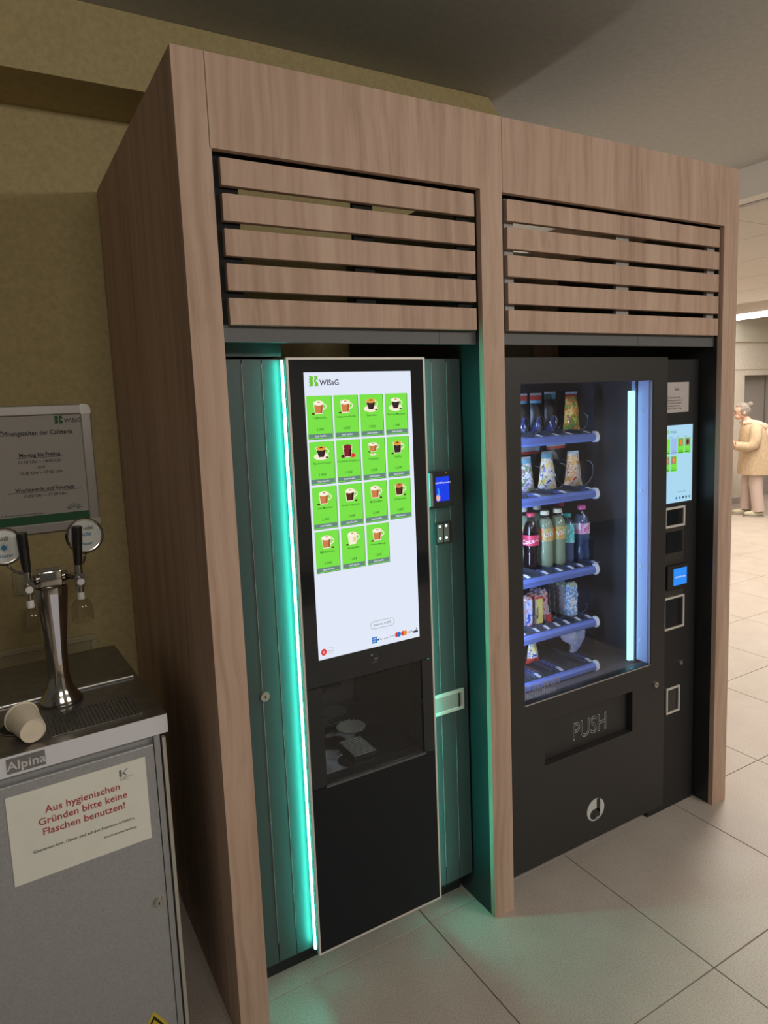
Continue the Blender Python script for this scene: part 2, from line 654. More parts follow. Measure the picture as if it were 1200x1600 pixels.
tag(d1, kind='structure')
G().box(9.20, 9.26, 4.64, 4.66, 0.0, 1.87, HALLW).build('door_jamb', d1)
G().box(10.02, 10.05, 4.655, 4.66, 0.02, 1.85, GREYINK).build('door_seam', d1)
tag(G().box(3.0, 9.16, 4.43, 4.44, 0.0, 0.09, HALLGREY).build('baseboard_far'), kind='structure')
tag(G().box(11.5, 11.6, -4.6, 5.4, 0, 2.8, HALLW).build('wall_right'), kind='structure')

hl = thing('ceiling_light', 'bright white linear light strip under the hall ceiling above the woman', 'light', (8.55, 3.0, 2.70))
G().box(8.36, 8.74, 1.4, 4.30, 2.625, 2.66, HALL_GLOW).build('diffuser', hl)
G().box(8.34, 8.76, 1.38, 4.32, 2.66, 2.785, HALLC).build('housing', hl)

# ================================================================== KIOSK
XL, X1, X2, X3, X4, X5 = 0.0, 0.0789, 0.8528, 0.9322, 1.9818, 2.0651
ZT, ZO = 2.484, 2.2762
kiosk = thing('vending_kiosk', 'tall oak-veneer surround with slatted vents around the two vending machines', 'kiosk', (1.03, 0.5, 0))
G().box(0.0, 0.020, 0.021, 1.12, 0, ZT, WOOD).build('side_panel', kiosk)
G().box(2.045, X5, 0.021, 1.12, 0, ZT, WOOD).build('side_panel', kiosk)
G().box(0.0, X1, 0, 0.020, 0, ZO, WOOD).box(0.0, 0.0748, 0, 0.020, ZO, ZT, WOOD).build('post', kiosk)
# each header is cut in one piece with the post on its right
G().prism_y([(0.0766, ZO + 0.0008), (X2, ZO + 0.0008), (X2, 0), (X3, 0), (X3, ZO), (0.9343, ZO), (0.9343, ZT), (0.0766, ZT)], 0, 0.020, WOOD).build('front_panel', kiosk)
G().prism_y([(0.9361, ZO), (X4, ZO), (X4, 0), (X5, 0), (X5, ZT), (0.9361, ZT)], 0, 0.020, WOOD).build('front_panel', kiosk)
lab(G().box(0.0205, X1 - 0.001, 0.0205, 0.85, 0, 2.30, LINING).build('partition', kiosk), 'black inner lining')
lab(G().box(X2 + 0.001, X3 - 0.001, 0.0205, 0.85, 0, 2.30, LINING).build('partition', kiosk), 'black inner lining')
lab(G().box(X4 + 0.001, 2.0445, 0.0205, 0.85, 0, 2.30, LINING).build('partition', kiosk), 'black inner lining')
for xa, xb in ((0.1005, 0.8405), (0.961, 1.9735)):
    for k in range(5):
        zt = 2.2645 - 0.0799 * k
        G().box(xa, xb, 0.012, 0.031, zt - 0.0625, zt, WOOD, 0.0012).build('slat', kiosk)
BATTEN = mat('dark_batten', (0.022, 0.022, 0.022, 1), 0.85, spec=0.1)
for xa, xb in ((X1, X2), (X3, X4)):
    lab(G().box(xa + 0.0006, xb - 0.0006, 0.0455, 0.075, 2.262, 2.42, BATTEN).build('top_rail', kiosk), 'black rail behind the header')
for xa, xb in ((0.0795, 0.147), (0.455, 0.515), (0.790, 0.838)):
    lab(G().box(xa, xb, 0.032, 0.044, 1.886, 2.30, BATTEN).build('batten', kiosk), 'dark batten behind the slats')
for xa, xb in ((0.965, 1.000), (1.448, 1.508), (1.930, 1.972)):
    lab(G().box(xa, xb, 0.032, 0.044, 1.886, 2.27, mat('grey_batten', (0.34, 0.32, 0.30, 1), 0.6)).build('batten', kiosk), 'grey batten behind the slats')
for xa, xb, sm in ((X1, X2, 0.72), (X3, X4, 1.56)):
    G().box(xa + 0.0005, sm - 0.0007, 0.034, 0.050, 1.8435, 1.8845, SOFFIT).build('lower_board', kiosk)
    G().box(sm + 0.0007, xb - 0.0005, 0.034, 0.050, 1.8435, 1.8845, SOFFIT).build('lower_board', kiosk)
G().box(1.02, 2.0445, 1.09, 1.105, 0, 2.40, mat('olive_grey_wall', (0.22, 0.20, 0.14, 1), 0.7)).build('wall_stand_in', kiosk)  # stands in for the wall's continuation, kept low to let the passage light over

# ================================================================== COFFEE MACHINE
CY, DY = 0.110, 0.060            # cabinet face, door face
coffee = thing('coffee_machine', 'dark coffee vending machine with a large drinks menu screen and teal side lighting', 'vending machine', (0.47, 0.4, 0))
_b = G()
_b.box(0.088, 0.846, CY + 0.012, 0.80, 0.10, 0.608, CABDARK)
_b.box(0.088, 0.846, CY + 0.012, 0.80, 0.911, 1.808, CABDARK)
_b.box(0.088, 0.303, CY + 0.012, 0.80, 0.608, 0.911, CABDARK)
_b.box(0.646, 0.846, CY + 0.012, 0.80, 0.608, 0.911, CABDARK)
_b.box(0.303, 0.646, 0.308, 0.80, 0.608, 0.911, CABDARK)
_b.build('body', coffee)
G().box(0.088, 0.846, 0.181, 0.80, 0.0, 0.10, BLACK).build('plinth', coffee)
G().box(0.088, 0.266, CY + 0.004, 0.55, 1.815, 1.862, CABDARK).build('top_cover', coffee)
for xa, xb in ((0.088, 0.1525), (0.1545, 0.2065), (0.2085, 0.2685), (0.667, 0.7395), (0.7415, 0.7945), (0.7965, 0.846)):
    G().box(xa, xb, CY, CY + 0.012, 0.098, 1.806, CABDARK, 0.0007).build('side_panel', coffee)
GLINT = mat('edge_glint', (0.55, 0.60, 0.60, 1), 0.25, 0.8)
for x in (0.1535, 0.2075, 0.7405, 0.7955):  # bright lines stand in for LED light caught on the panel joints
    G().box(x - 0.0006, x + 0.0006, CY - 0.0012, CY + 0.011, 0.16, 1.796, GLINT).build('edge_glint_line', coffee)
for x0 in (0.2565, 0.6815):
    lab(G().box(x0 - 0.0024, x0 + 0.0024, CY - 0.024, CY - 0.017, 0.108, 1.803, LED_TEAL).build('led_strip', coffee), 'glowing teal light strip')
# door: a slab set proud of the cabinet with the dispensing bay cut through it
BX0, BX1, BZ0, BZ1 = 0.309, 0.640, 0.614, 0.905
door = G()
DX0, DX1, DZ0, DZ1 = 0.256, 0.684, 0.106, 1.808
door.box(DX0 + 0.016, DX1 - 0.016, DY + 0.012, CY - 0.0008, 0.118, BZ0, BLACK)
door.box(DX0 + 0.016, DX1 - 0.016, DY + 0.012, CY - 0.0008, BZ1, 1.798, BLACK)
door.box(DX0 + 0.016, BX0, DY + 0.012, CY - 0.0008, BZ0, BZ1, BLACK)
door.box(BX1, DX1 - 0.016, DY + 0.012, CY - 0.0008, BZ0, BZ1, BLACK)
door = door.build('door', coffee)
fr = G()
w = 0.006
fr.frame_y(DX0, DX1, DZ0, DZ1, w, DY - 0.001, DY + 0.012, TRIMGREY)
lab(fr.build('door_trim', door), 'pale metal trim')
lab(G().box(DX0 + w, DX1 - w, DY, DY + 0.0115, DZ0 + w, BZ0 - 0.004, mat('matt_black_panel', (0.008, 0.010, 0.014, 1), 0.28, spec=0.25)).build('front_panel', door), 'matt black lower panel')
gf = G()
gf.box(DX0 + w, DX1 - w, DY, DY + 0.0115, BZ1 + 0.002, DZ1 - w, GLOSSBLACK)
gf.box(DX0 + w, BX0, DY, DY + 0.0115, BZ0 - 0.002, BZ1, GLOSSBLACK)
gf.box(BX1, DX1 - w, DY, DY + 0.0115, BZ0 - 0.002, BZ1, GLOSSBLACK)
lab(gf.build('front_glass', door), 'glossy black glass front')
g = G()
yl = DY - 0.0006
g.tube([(0.482, yl, 0.966), (0.486, yl, 0.961), (0.484, yl, 0.956)], 0.0007, GREYINK, 4)
g.text('coffee', 0.009, 0.478, yl, 0.937, GREYINK)
g.ell(0.470, 0.962, 0.004, 0.004, yl, GREYINK)
g.ell(0.484, 0.951, 0.007, 0.005, yl, GREYINK, a0=PI, a1=2 * PI)
g.build('emblem', door)
# dispensing bay
bay = G()
bd = 0.30
bay.box(BX0 - 0.004, BX1 + 0.004, bd, bd + 0.006, BZ0 - 0.004, BZ1 + 0.004, GLOSSBLACK)
bay.box(BX0 - 0.004, BX0, CY + 0.002, bd, BZ0 - 0.004, BZ1 + 0.004, GLOSSBLACK)
bay.box(BX1, BX1 + 0.004, CY + 0.002, bd, BZ0 - 0.004, BZ1 + 0.004, GLOSSBLACK)
bay.box(BX0, BX1, CY + 0.002, bd, BZ0 - 0.004, BZ0, GLOSSBLACK)
bay.box(BX0, BX1, CY + 0.002, bd, BZ1, BZ1 + 0.004, GLOSSBLACK)
bay.box(BX0 + 0.035, BX0 + 0.125, 0.20, 0.28, BZ1 - 0.075, BZ1 - 0.001, BLACK)
bay.cyl((BX0 + 0.08, 0.235, BZ1 - 0.075), (BX0 + 0.08, 0.235, BZ1 - 0.098), 0.014, 0.010, BLACK)


GRATE = mat('pale_grate_steel', (0.70, 0.68, 0.62, 1), 0.35, 0.4)


def grate(cx, cy, z, r, mt):
    g = G()
    g.cyl((cx, cy, z - 0.004), (cx, cy, z - 0.0015), r, r, DARKMETAL, 28)
    n = 11
    for k in range(n):
        yy = -r + (k + 0.5) * 2 * r / n
        hw = math.sqrt(max(r * r - yy * yy, 0))
        g.box(cx - hw, cx + hw, cy + yy - 0.0016, cy + yy + 0.0016, z - 0.0015, z, mt)
    return g


bay_o = bay.build('dispensing_bay', coffee)
pg = grate(0.478, 0.235, 0.672, 0.046, GRATE)
pg.tube([(0.43, 0.292, 0.672), (0.478, 0.295, 0.672), (0.526, 0.292, 0.672)], 0.002, CHROME)
pg.build('cup_platform', bay_o)
pg = G()
for k in range(10):
    yy = 0.135 + k * 0.011
    pg.box(0.438, 0.510, yy, yy + 0.0045, BZ0 + 0.012, BZ0 + 0.0145, GRATE)
pg.box(0.434, 0.514, 0.132, 0.245, BZ0 + 0.001, BZ0 + 0.0115, DARKMETAL)
pg.build('drip_grate', bay_o)
lab(G().box(BX0 + 0.001, BX1 - 0.001, DY + 0.002, DY + 0.005, BZ0 + 0.001, BZ1 - 0.001, glass('smoked_glass', (0.80, 0.83, 0.86, 1), 0.0)).build('bay_window', coffee), 'smoked glass flap')
G().box(BX0 - 0.003, BX1 + 0.003, DY - 0.004, DY + 0.006, BZ0 - 0.006, BZ0 - 0.001, mat('dark_lip', (0.10, 0.10, 0.10, 1), 0.4)).build('bay_lip', coffee)

# ---- menu screen
SX0, SX1, SZ0, SZ1 = 0.3035, 0.6345, 0.983, 1.7695
SY = DY - 0.0012
scr = G().box(SX0, SX1, SY, DY + 0.001, SZ0, SZ1, S_WHITE).build('touch_screen', coffee)
lab(scr, 'lit white drinks menu screen')


def wisag_mark(g, x, z, s, y, mt):
    """the four-cornered ribbon mark: x, z is its lower left corner, s its side"""
    a = [(0, .62), (.10, .80), (.02, 1), (.42, 1), (.52, .72), (.40, .52), (.52, .30), (.40, 0), (0, 0), (.10, .22), (0, .42), (.16, .52)]
    b = [(.58, 1), (1, 1), (.94, .80), (1, .62), (.80, .60), (.70, .48), (.86, .42), (1, .30), (1, 0), (.58, 0), (.66, .30), (.52, .50), (.64, .70)]
    for sh in (a, b):
        g.flat([(x + p * s, z + q * s) for p, q in sh], y, mt)


g = G()
yp = SY - 0.0006
wisag_mark(g, 0.3165, 1.733, 0.027, yp, S_LOGO)
g.text('WISaG', 0.0215, 0.347, yp, 1.7345, S_DARK, 'l', 0.016, 0.92)
# rounded balance box and the cards taken
pts = []
for cx_, a0 in ((0.538, -PI / 2), (0.480, PI / 2)):
    pts += [(cx_ + 0.011 * math.cos(a0 + PI * i / 8), 1.0485 + 0.011 * math.sin(a0 + PI * i / 8)) for i in range(9)]
g.tube([(x, yp, z) for x, z in pts + pts[:1]], 0.0005, S_GREY, 4)
g.text('Summe: 0,00€', 0.0098, 0.509, yp, 1.0455, S_DARK)
g.rect(0.4725, 0.489, 0.995, 1.0135, yp, S_BLUE)
g.text('AM', 0.0075, 0.4807, yp - .0004, 1.006, S_WHITE, bold=0.01)
g.text('EX', 0.0075, 0.4807, yp - .0004, 0.9985, S_WHITE, bold=0.01)
g.text('Pay', 0.0085, 0.5005, yp, 1.001, S_DARK)
g.ell(0.4925, 1.0035, 0.0025, 0.003, yp, S_DARK)
g.text('girogo', 0.0058, 0.519, yp, 1.001, S_DARK)
g.text('G Pay', 0.0072, 0.540, yp, 1.0025, S_DARK)
g.ell(0.5555, 1.005, 0.0062, 0.0078, yp, S_RED)
g.ell(0.5635, 1.005, 0.0062, 0.0078, yp - .0003, S_BLUE)
g.ell(0.5765, 1.005, 0.0062, 0.0078, yp, S_RED)
g.ell(0.5845, 1.005, 0.0062, 0.0078, yp - .0003, S_ORANGE)
g.text('VISA', 0.009, 0.602, yp, 1.0015, S_DARK)
g.rect(0.613, 0.629, 0.9985, 1.0045, yp, S_DARK)
g.tube([(0.618, yp, 1.006), (0.6215, yp, 1.004), (0.625, yp, 1.013)], 0.0008, S_DARK, 4)
g.ell(0.3195, 1.004, 0.0085, 0.0098, yp, S_RED)
g.text('A', 0.011, 0.3195, yp - .0004, 1.0, S_WHITE)
g.tube([(0.330, yp, 1.013), (0.347, yp, 1.013), (0.347, yp, 0.997), (0.330, yp, 0.997)], 0.0003, S_GREY, 4)
g.text('Allergene', 0.0045, 0.338, yp, 1.003, S_GREY)
g.build('screen_print', scr)['kind'] = 'stuff'


def mug(g, x, z, s, y, body, foam, kind):
    """a drink picture: x, z centre of its foot, s its height"""
    hw, fw = 0.36 * s, 0.27 * s
    y2, y3, y4 = y - .0003, y - .0006, y - .0009
    if kind == 'espresso':
        g.ell(x, z + 0.22 * s, 0.62 * s, 0.26 * s, y, S_FOAM)
        hw, fw, z = 0.40 * s, 0.20 * s, z + 0.12 * s
        s = s * 0.88
    if kind == 'tea':
        g.ell(x - 0.36 * s, z + 0.10 * s, 0.22 * s, 0.13 * s, y, S_BROWN)
        g.ell(x + 0.38 * s, z + 0.12 * s, 0.30 * s, 0.16 * s, y, S_RED)
    if kind == 'glass':
        g.ell(x, z + 0.05 * s, 0.30 * s, 0.08 * s, y, S_FOAM)
        g.rect(x - 0.03 * s, x + 0.03 * s, z + 0.04 * s, z + 0.34 * s, y2, S_COFFEE)
        z, s = z + 0.28 * s, 0.72 * s
    # handle
    if kind != 'tea':
        g.tube([(x + hw * 0.9 + 0.30 * s * math.sin(PI * i / 8), y, z + s * (0.80 - 0.52 * i / 8)) for i in range(9)], 0.045 * s, S_FOAM, 4)
    g.flat([(x - fw - .04 * s, z), (x + fw + .04 * s, z), (x + hw + .05 * s, z + s * 0.9), (x - hw - .05 * s, z + s * 0.9)], y, S_FOAM)
    g.flat([(x - fw, z + .06 * s), (x + fw, z + .06 * s), (x + hw * 0.97, z + s * 0.66), (x - hw * 0.97, z + s * 0.66)], y2, body)
    if body is not S_FOAM:
        g.flat([(x + fw * 0.45, z + .06 * s), (x + fw, z + .06 * s), (x + hw * 0.97, z + s * 0.66), (x + hw * 0.5, z + s * 0.66)], y2 - .0001, {S_COFFEE: S_COFFEE2, S_BROWN: S_BROWN2}.get(body, S_BROWN2))
    else:
        g.flat([(x + fw * 0.2, z + .2 * s), (x + fw, z + .2 * s), (x + hw * 0.9, z + s * 0.55), (x + hw * 0.2, z + s * 0.55)], y2 - .0001, S_GOLD2)
    g.ell(x, z + s * 0.80, hw * 1.02, s * 0.19, y3, foam)
    g.ell(x - hw * 0.25, z + s * 0.83, hw * 0.55, s * 0.10, y3 - .0002, S_FOAM2 if foam is S_FOAM else foam)
    if kind != 'tea':
        g.ell(x, z + s * 0.86, hw * 0.35, s * 0.05, y4, S_COFFEE if foam is S_FOAM else S_BROWN)
        g.ell(x + (0.5 if kind in ('espresso', 'late') else -0.46) * s, z + 0.02 * s, 0.13 * s, 0.07 * s, y4, S_BROWN)


MENU = [('Cappuccino', '2,00€', S_COFFEE, S_FOAM, 'mug'), ('Cappuccino Vanille', '2,00€', S_COFFEE, S_FOAM, 'mug'), ('Espresso', '1,70€', S_BLACK, S_GOLD, 'espresso'), ('Espresso Macchiato', '1,90€', S_BLACK, S_FOAM, 'espresso'),
        ('Espresso Doppio', '1,90€', S_BLACK, S_GOLD, 'espresso'), ('Früchtetee Waldbeere', '1,50€', S_TEA, S_TEA, 'tea'), ('Chociatto', '2,00€', S_COFFEE, S_FOAM, 'glass'), ('Kaffee', '2,00€', S_BLACK, S_GOLD, 'mug'),
        ('Latte Macchiato', '2,50€', S_COFFEE, S_FOAM, 'mug'), ('Schoko Cappuccino', '2,00€', S_BROWN, S_FOAM, 'late'), ('Milchkaffee', '2,00€', S_COFFEE, S_FOAM, 'late'), ('Schokolade', '1,80€', S_BROWN, S_COFFEE, 'late'),
        ('Milchschoko', '2,00€', S_COFFEE, S_FOAM, 'late'), ('Vanille Mix', '1,80€', S_FOAM, S_FOAM, 'mug'), ('Wiener Melange', '2,00€', S_COFFEE, S_FOAM, 'mug')]
TXS = [(0.3065, 0.3795), (0.3860, 0.4590), (0.4655, 0.5385), (0.5455, 0.6185)]
for k, (nm, price, body, foam, kind) in enumerate(MENU):
    r, c = divmod(k, 4)
    x0, x1 = TXS[c]
    x0, x1 = x0 + 0.0012 * r, x1 + 0.0008 * r
    zt = 1.7075 - 0.1217 * r
    zb = zt - 0.1145
    xm = (x0 + x1) / 2
    g = G()
    y0 = SY - 0.0004
    g.rect(x0 + 0.001, x1 + 0.0015, zb - 0.0015, zt - 0.001, y0, S_TEXTG)
    g.rect(x0, x1, zb, zt, y0 - .0003, S_GREEN)
    g.rect(x0 + 0.0015, x1 - 0.0015, zb + 0.002, zb + 0.0135, y0 - .0006, S_GREY)
    g.text('Jetzt kaufen', 0.0072, xm, y0 - .0009, zb + 0.0055, S_WHITE, bold=0.012)
    mug(g, xm - 0.002, zt - 0.048, 0.036, y0 - .0006, body, foam, kind)
    fs = 0.0088 if len(nm) < 14 else 0.0075
    g.text(nm, fs, xm, y0 - .0006, zt - 0.0605, S_TEXTG, bold=0.006)
    g.text(price, 0.0095, xm, y0 - .0006, zb + 0.022, S_TEXTG, bold=0.004)
    lab(g.build('menu_tile', scr), 'green menu tile reading ' + nm)

# ---- right cabinet fittings
rd = G().box(0.705, 0.795, 0.088, CY - 0.0005, 1.358, 1.472, BLACK, 0.003).build('card_terminal', coffee)
rs = G().box(0.730, 0.7785, 0.0868, 0.0885, 1.378, 1.4525, S_PANEL)
rs.text('ACVM.Payment01', 0.0076, 0.7545, 0.0864, 1.432, S_WHITE, bold=0.008)
rs.ell(0.7365, 1.3895, 0.0075, 0.0105, 0.0866, S_PINK)
rs.ell(0.735, 1.406, 0.008, 0.014, 0.0866, S_PANEL2, a0=-PI / 2, a1=PI / 2)
lab(rs.build('terminal_screen', rd), 'blue lit payment display')
G().box(0.7055, 0.7165, 0.084, 0.0885, 1.366, 1.466, mat('teal_grey_edge', (0.20, 0.28, 0.26, 1), 0.35)).build('card_guide', rd)
G().box(0.766, 0.770, 0.0868, 0.088, 1.4625, 1.4645, YELLOW).build('status_light', rd)
cs = G().box(0.733, 0.797, CY - 0.006, CY - 0.0005, 1.240, 1.310, BLACK, 0.002).build('contact_sensor', coffee)
G().box(0.742, 0.7605, CY - 0.008, CY - 0.0055, 1.247, 1.303, mat('smoky_strip', (0.16, 0.14, 0.13, 1), 0.3)).build('sensor_strip', cs)
G().box(0.766, 0.7845, CY - 0.008, CY - 0.0055, 1.247, 1.303, mat('smoky_strip')).build('sensor_strip', cs)
for x in (0.750, 0.774):
    for z in (1.2595, 1.297):
        G().cyl((x, CY - 0.008, z), (x, CY - 0.0098, z), 0.004, 0.003, SPOT, 10).build('spot_light', cs)
hd = G().frame_y(0.690, 0.8255, 0.688, 0.757, 0.0105, CY - 0.007, CY - 0.0005, TRIMGREY, 0.001).build('door_handle', coffee)
lab(hd, 'pale metal recessed handle')
G().box(0.7005, 0.815, CY - 0.0035, CY - 0.0005, 0.6985, 0.7465, mat('handle_plate', (0.45, 0.43, 0.40, 1), 0.4, 0.4)).build('handle_plate', hd)
G().box(0.803, 0.8085, CY - 0.008, CY - 0.0035, 0.6995, 0.7455, CHROME).build('latch', hd)
lk = G().cyl((0.159, CY - 0.0005, 0.899), (0.159, CY - 0.007, 0.899), 0.0145, 0.0125, BRASSY, 20).build('lock', coffee, 30)
G().box(0.1575, 0.1605, CY - 0.0078, CY - 0.0068, 0.895, 0.903, DARKMETAL).build('keyhole', lk)

# ================================================================== SNACK MACHINE
VY, PY = 0.054, 0.090
WX0, WX1, WZ0, WZ1 = 1.040, 1.664, 0.658, 1.7245
snack = thing('snack_machine', 'black snack and drinks vending machine with a lit glass window, right of the coffee machine', 'vending machine', (1.45, 0.45, 0))
b = G()
b.box(0.944, 0.985, 0.118, 0.80, 0.03, 1.80, BLACK)
b.box(0.985, 1.70, 0.118, 0.80, 1.745, 1.80, BLACK)
b.box(0.985, 1.70, 0.118, 0.80, 0.03, 0.635, BLACK)
b.box(0.985, 1.70, 0.77, 0.80, 0.635, 1.745, INTERIOR)
b.box(1.70, 1.972, 0.118, 0.80, 0.0, 1.80, BLACK)
b.box(0.985, 1.70, 0.135, 0.17, 0.0, 0.03, BLACK)
b.build('body', snack)
lin = G()
lin.box(0.985, 0.988, 0.12, 0.769, 0.636, 1.744, INTERIOR)
lin.box(1.697, 1.6995, 0.12, 0.769, 0.636, 1.744, INTERIOR)
lin.box(0.989, 1.696, 0.12, 0.769, 0.6355, 0.639, INTERIOR)
lin.box(0.989, 1.696, 0.12, 0.769, 1.741, 1.7445, INTERIOR)
lin.build('cabin_lining', snack)
pc = G().box(1.700, 1.974, PY, 0.1175, 0.0, 1.80, BLACK).build('payment_column', snack)
# door
FX0, FX1, FZ0, FZ1 = 0.944, 1.7455, 0.058, 1.8065
RX0, RX1, RZ0, RZ1 = 1.125, 1.566, 0.417, 0.575
d = G()
d.box(FX0, FX1, VY, 0.116, WZ1, FZ1, DOORBLACK)
d.box(FX0, WX0, VY, 0.116, WZ0, WZ1, DOORBLACK)
d.box(WX1 + 0.003, FX1, VY, 0.089, WZ0, WZ1, DOORBLACK)
d.box(FX0, FX1, VY, 0.089, RZ1, WZ0, DOORBLACK)
d.box(FX0, RX0, VY, 0.089, RZ0, RZ1, DOORBLACK)
d.box(RX1, FX1, VY, 0.089, RZ0, RZ1, DOORBLACK)
d.box(FX0, FX1, VY, 0.089, FZ0, RZ0, DOORBLACK)
sd = d.build('door', snack)
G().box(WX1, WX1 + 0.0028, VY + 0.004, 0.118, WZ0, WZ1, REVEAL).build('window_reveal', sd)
G().box(WX0, WX1, 0.0665, 0.0705, WZ0 + 0.0005, WZ1 - 0.0005, PANE).build('window_pane', sd)
G().box(WX0, WX1, VY - 0.0008, VY + 0.006, WZ0 - 0.0045, WZ0 - 0.0005, mat('bright_bead', (0.5, 0.5, 0.52, 1), 0.3, 0.7)).build('window_bead', sd)
fl = G().box(RX0 + 0.002, RX1 - 0.002, 0.080, 0.0885, RZ0 + 0.002, RZ1 - 0.002, DOORBLACK).build('delivery_flap', sd)
g = G()
g.text('PUSH', 0.092, 1.370, 0.0795, 0.452, mat('pale_outline', (0.42, 0.42, 0.42, 1), 0.5), outline=0.014, sx=0.80)
lab(g.build('flap_lettering', fl), 'outlined letters reading PUSH')
g = G()
LX, LZ, yy = 1.371, 0.170, VY - 0.0006
WL = mat('white_logo_film', (0.60, 0.60, 0.60, 1), 0.5)
g.ell(LX, LZ, 0.0445, 0.043, yy, WL, 32)
g.rect(LX + 0.005, LX + 0.0225, LZ - 0.012, LZ + 0.0405, yy - .0005, DOORBLACK)
g.ell(LX + 0.002, LZ - 0.018, 0.0205, 0.0225, yy - .0005, DOORBLACK, 24)
g.ell(LX - 0.007, LZ - 0.030, 0.019, 0.008, yy - .0007, WL, 16)
g.ell(LX - 0.008, LZ - 0.016, 0.021, 0.020, yy - .0009, DOORBLACK, 24)
lab(g.build('emblem', sd), 'white round emblem with a black note shape')
lk = G().cyl((1.690, VY, 0.572), (1.690, VY - 0.010, 0.572), 0.0125, 0.0105, BRASSY, 20).build('lock', sd, 30)
G().box(1.6885, 1.6915, VY - 0.0108, VY - 0.0098, 0.568, 0.576, DARKMETAL).build('keyhole', lk)
g = G()
ET = mat('etched_lettering', (0.32, 0.31, 0.33, 1), 0.6)
g.text('rrauwen', 0.052, 1.050, 0.0660, 0.693, ET, 'l', sx=0.92)
g.text('handelhaus', 0.036, 1.050, 0.0660, 0.668, ET, 'l', sx=0.9)
lab(g.build('pane_lettering', sd), 'faint grey lettering on the glass')
# light tube inside the window
tb_ = G().box(1.634, 1.659, 0.128, 0.140, 0.655, 1.690, LED_WHITE).build('light_tube', snack)
lab(tb_, 'glowing cold white light strip')
lab(G().box(0.992, 1.016, 0.128, 0.136, 0.655, 1.700, LED_ADDED).build('light_tube', snack), 'unseen cold light strip added behind the left door edge')  # hidden strip added to brighten the goods
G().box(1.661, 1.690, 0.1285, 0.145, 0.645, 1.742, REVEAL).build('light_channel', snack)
for k in range(4):
    G().cyl((1.6638, 0.100, 0.74 + 0.29 * k), (1.6605, 0.100, 0.74 + 0.29 * k), 0.005, 0.004, CLIP, 8).build('rivet', snack)

# trays
SHELF = [(1.545, [1.06, 1.145, 1.243, 1.318, 1.385, 1.475], 0.032), (1.336, [1.09, 1.230, 1.352, 1.485], 0.050), (1.050, [1.09, 1.175, 1.262, 1.330, 1.390, 1.438, 1.512], 0.030),
         (0.845, [1.08, 1.150, 1.216, 1.266, 1.318, 1.366, 1.424, 1.478], 0.022), (0.672, [1.08, 1.222, 1.330, 1.480], 0.034)]


def coil(cx, zc, r, y0, y1, turns):
    n = turns * 14
    return [(cx + r * math.sin(2 * PI * turns * i / n), y0 + (y1 - y0) * i / n, zc + r * math.cos(2 * PI * turns * i / n)) for i in range(n + 1)]


for k, (z, lanes, rad) in enumerate(SHELF):
    tr = G()
    tr.box(0.995, 1.492, 0.172, 0.74, z - 0.016, z - 0.002, TRAYDARK)
    for x in [a for a in lanes]:
        tr.box(x - 0.0025 - rad * 1.02, x - rad * 1.02, 0.185, 0.70, z - 0.002, z + 0.012, TRAYDARK)
    t = tr.build('tray', snack)
    rl = G()
    prof = [(0.171, z - 0.002), (0.160, z - 0.004), (0.154, z - 0.012), (0.154, z - 0.024), (0.160, z - 0.031), (0.171, z - 0.033)]
    rl.prism_x(prof, 0.995, 1.484, RAIL)
    lab(rl.build('tray_rail', t, 30), 'blue rounded front rail')
    lab(G().prism_x([(0.173, z + 0.004), (0.158, z + 0.002), (0.151, z - 0.012), (0.151, z - 0.024), (0.158, z - 0.035), (0.173, z - 0.036)], 1.4845, 1.499, CLIP).build('end_cap', t, 30), 'pale rounded end cap')
    G().box(1.4925, 1.4955, 0.176, 0.70, z - 0.015, z + (0.155 if k == 0 else 0.10), glass('clear_divider', (0.80, 0.84, 0.92, 1), 0.05)).build('tray_side', t)
    for x in lanes:
        g = G()
        for q in range(5):
            xx = x - rad * 0.9 + q * rad * 0.40
            g.box(xx, xx + 0.0028, 0.185, 0.30, z - 0.0018, z + 0.0008, COILWIRE if q in (0, 4) else RAIL)
        g.build('guide_ridges', t)
        G().prism_x([(0.178, z - 0.001), (0.205, z + 0.005), (0.207, z + 0.003), (0.179, z - 0.0025)], x - 0.004, x + 0.009, CLIP).build('price_clip', t)
        if k in (0, 1, 3):
            rr = rad * 1.0
            zc = z + rr + 0.004
            g = G()
            g.tube(coil(x, zc, rr, 0.20, 0.66, 7), 0.0010, COILWIRE, 4)
            g.build('coil', t)

# ---- payment column fittings
pn = G().box(1.757, 1.9135, PY - 0.002, PY - 0.0005, 1.602, 1.7155, mat('notice_paper', (0.52, 0.47, 0.45, 1), 0.7))
yn = PY - 0.0026
pn.text('Info', 0.017, 1.845, yn, 1.684, GREYINK, bold=0.01)
for q, s_ in enumerate(('Bei Störungen oder', 'Reklamationen bitte an', 'die Zentrale wenden:', 'Automaten-Service', 'täglich von 8 - 16 Uhr')):
    pn.text(s_, 0.0095, 1.790, yn, 1.656 - 0.0105 * q, GREYINK, 'l')
lab(pn.build('paper_notice', pc), 'white printed notice')
ps = G().box(1.742, 1.939, PY - 0.003, PY - 0.0005, 1.256, 1.5535, S_CYAN)
yn = PY - 0.0036
wisag_mark(ps, 1.785, 1.522, 0.014, yn, S_LOGO)
ps.text('WISaG', 0.013, 1.806, yn, 1.524, S_DARK, 'l')
for x, s_ in ((1.81, 'Snacks'), (1.852, 'Kalt'), (1.897, 'Riegel')):
    ps.text(s_, 0.008, x, yn, 1.507, S_GREY)
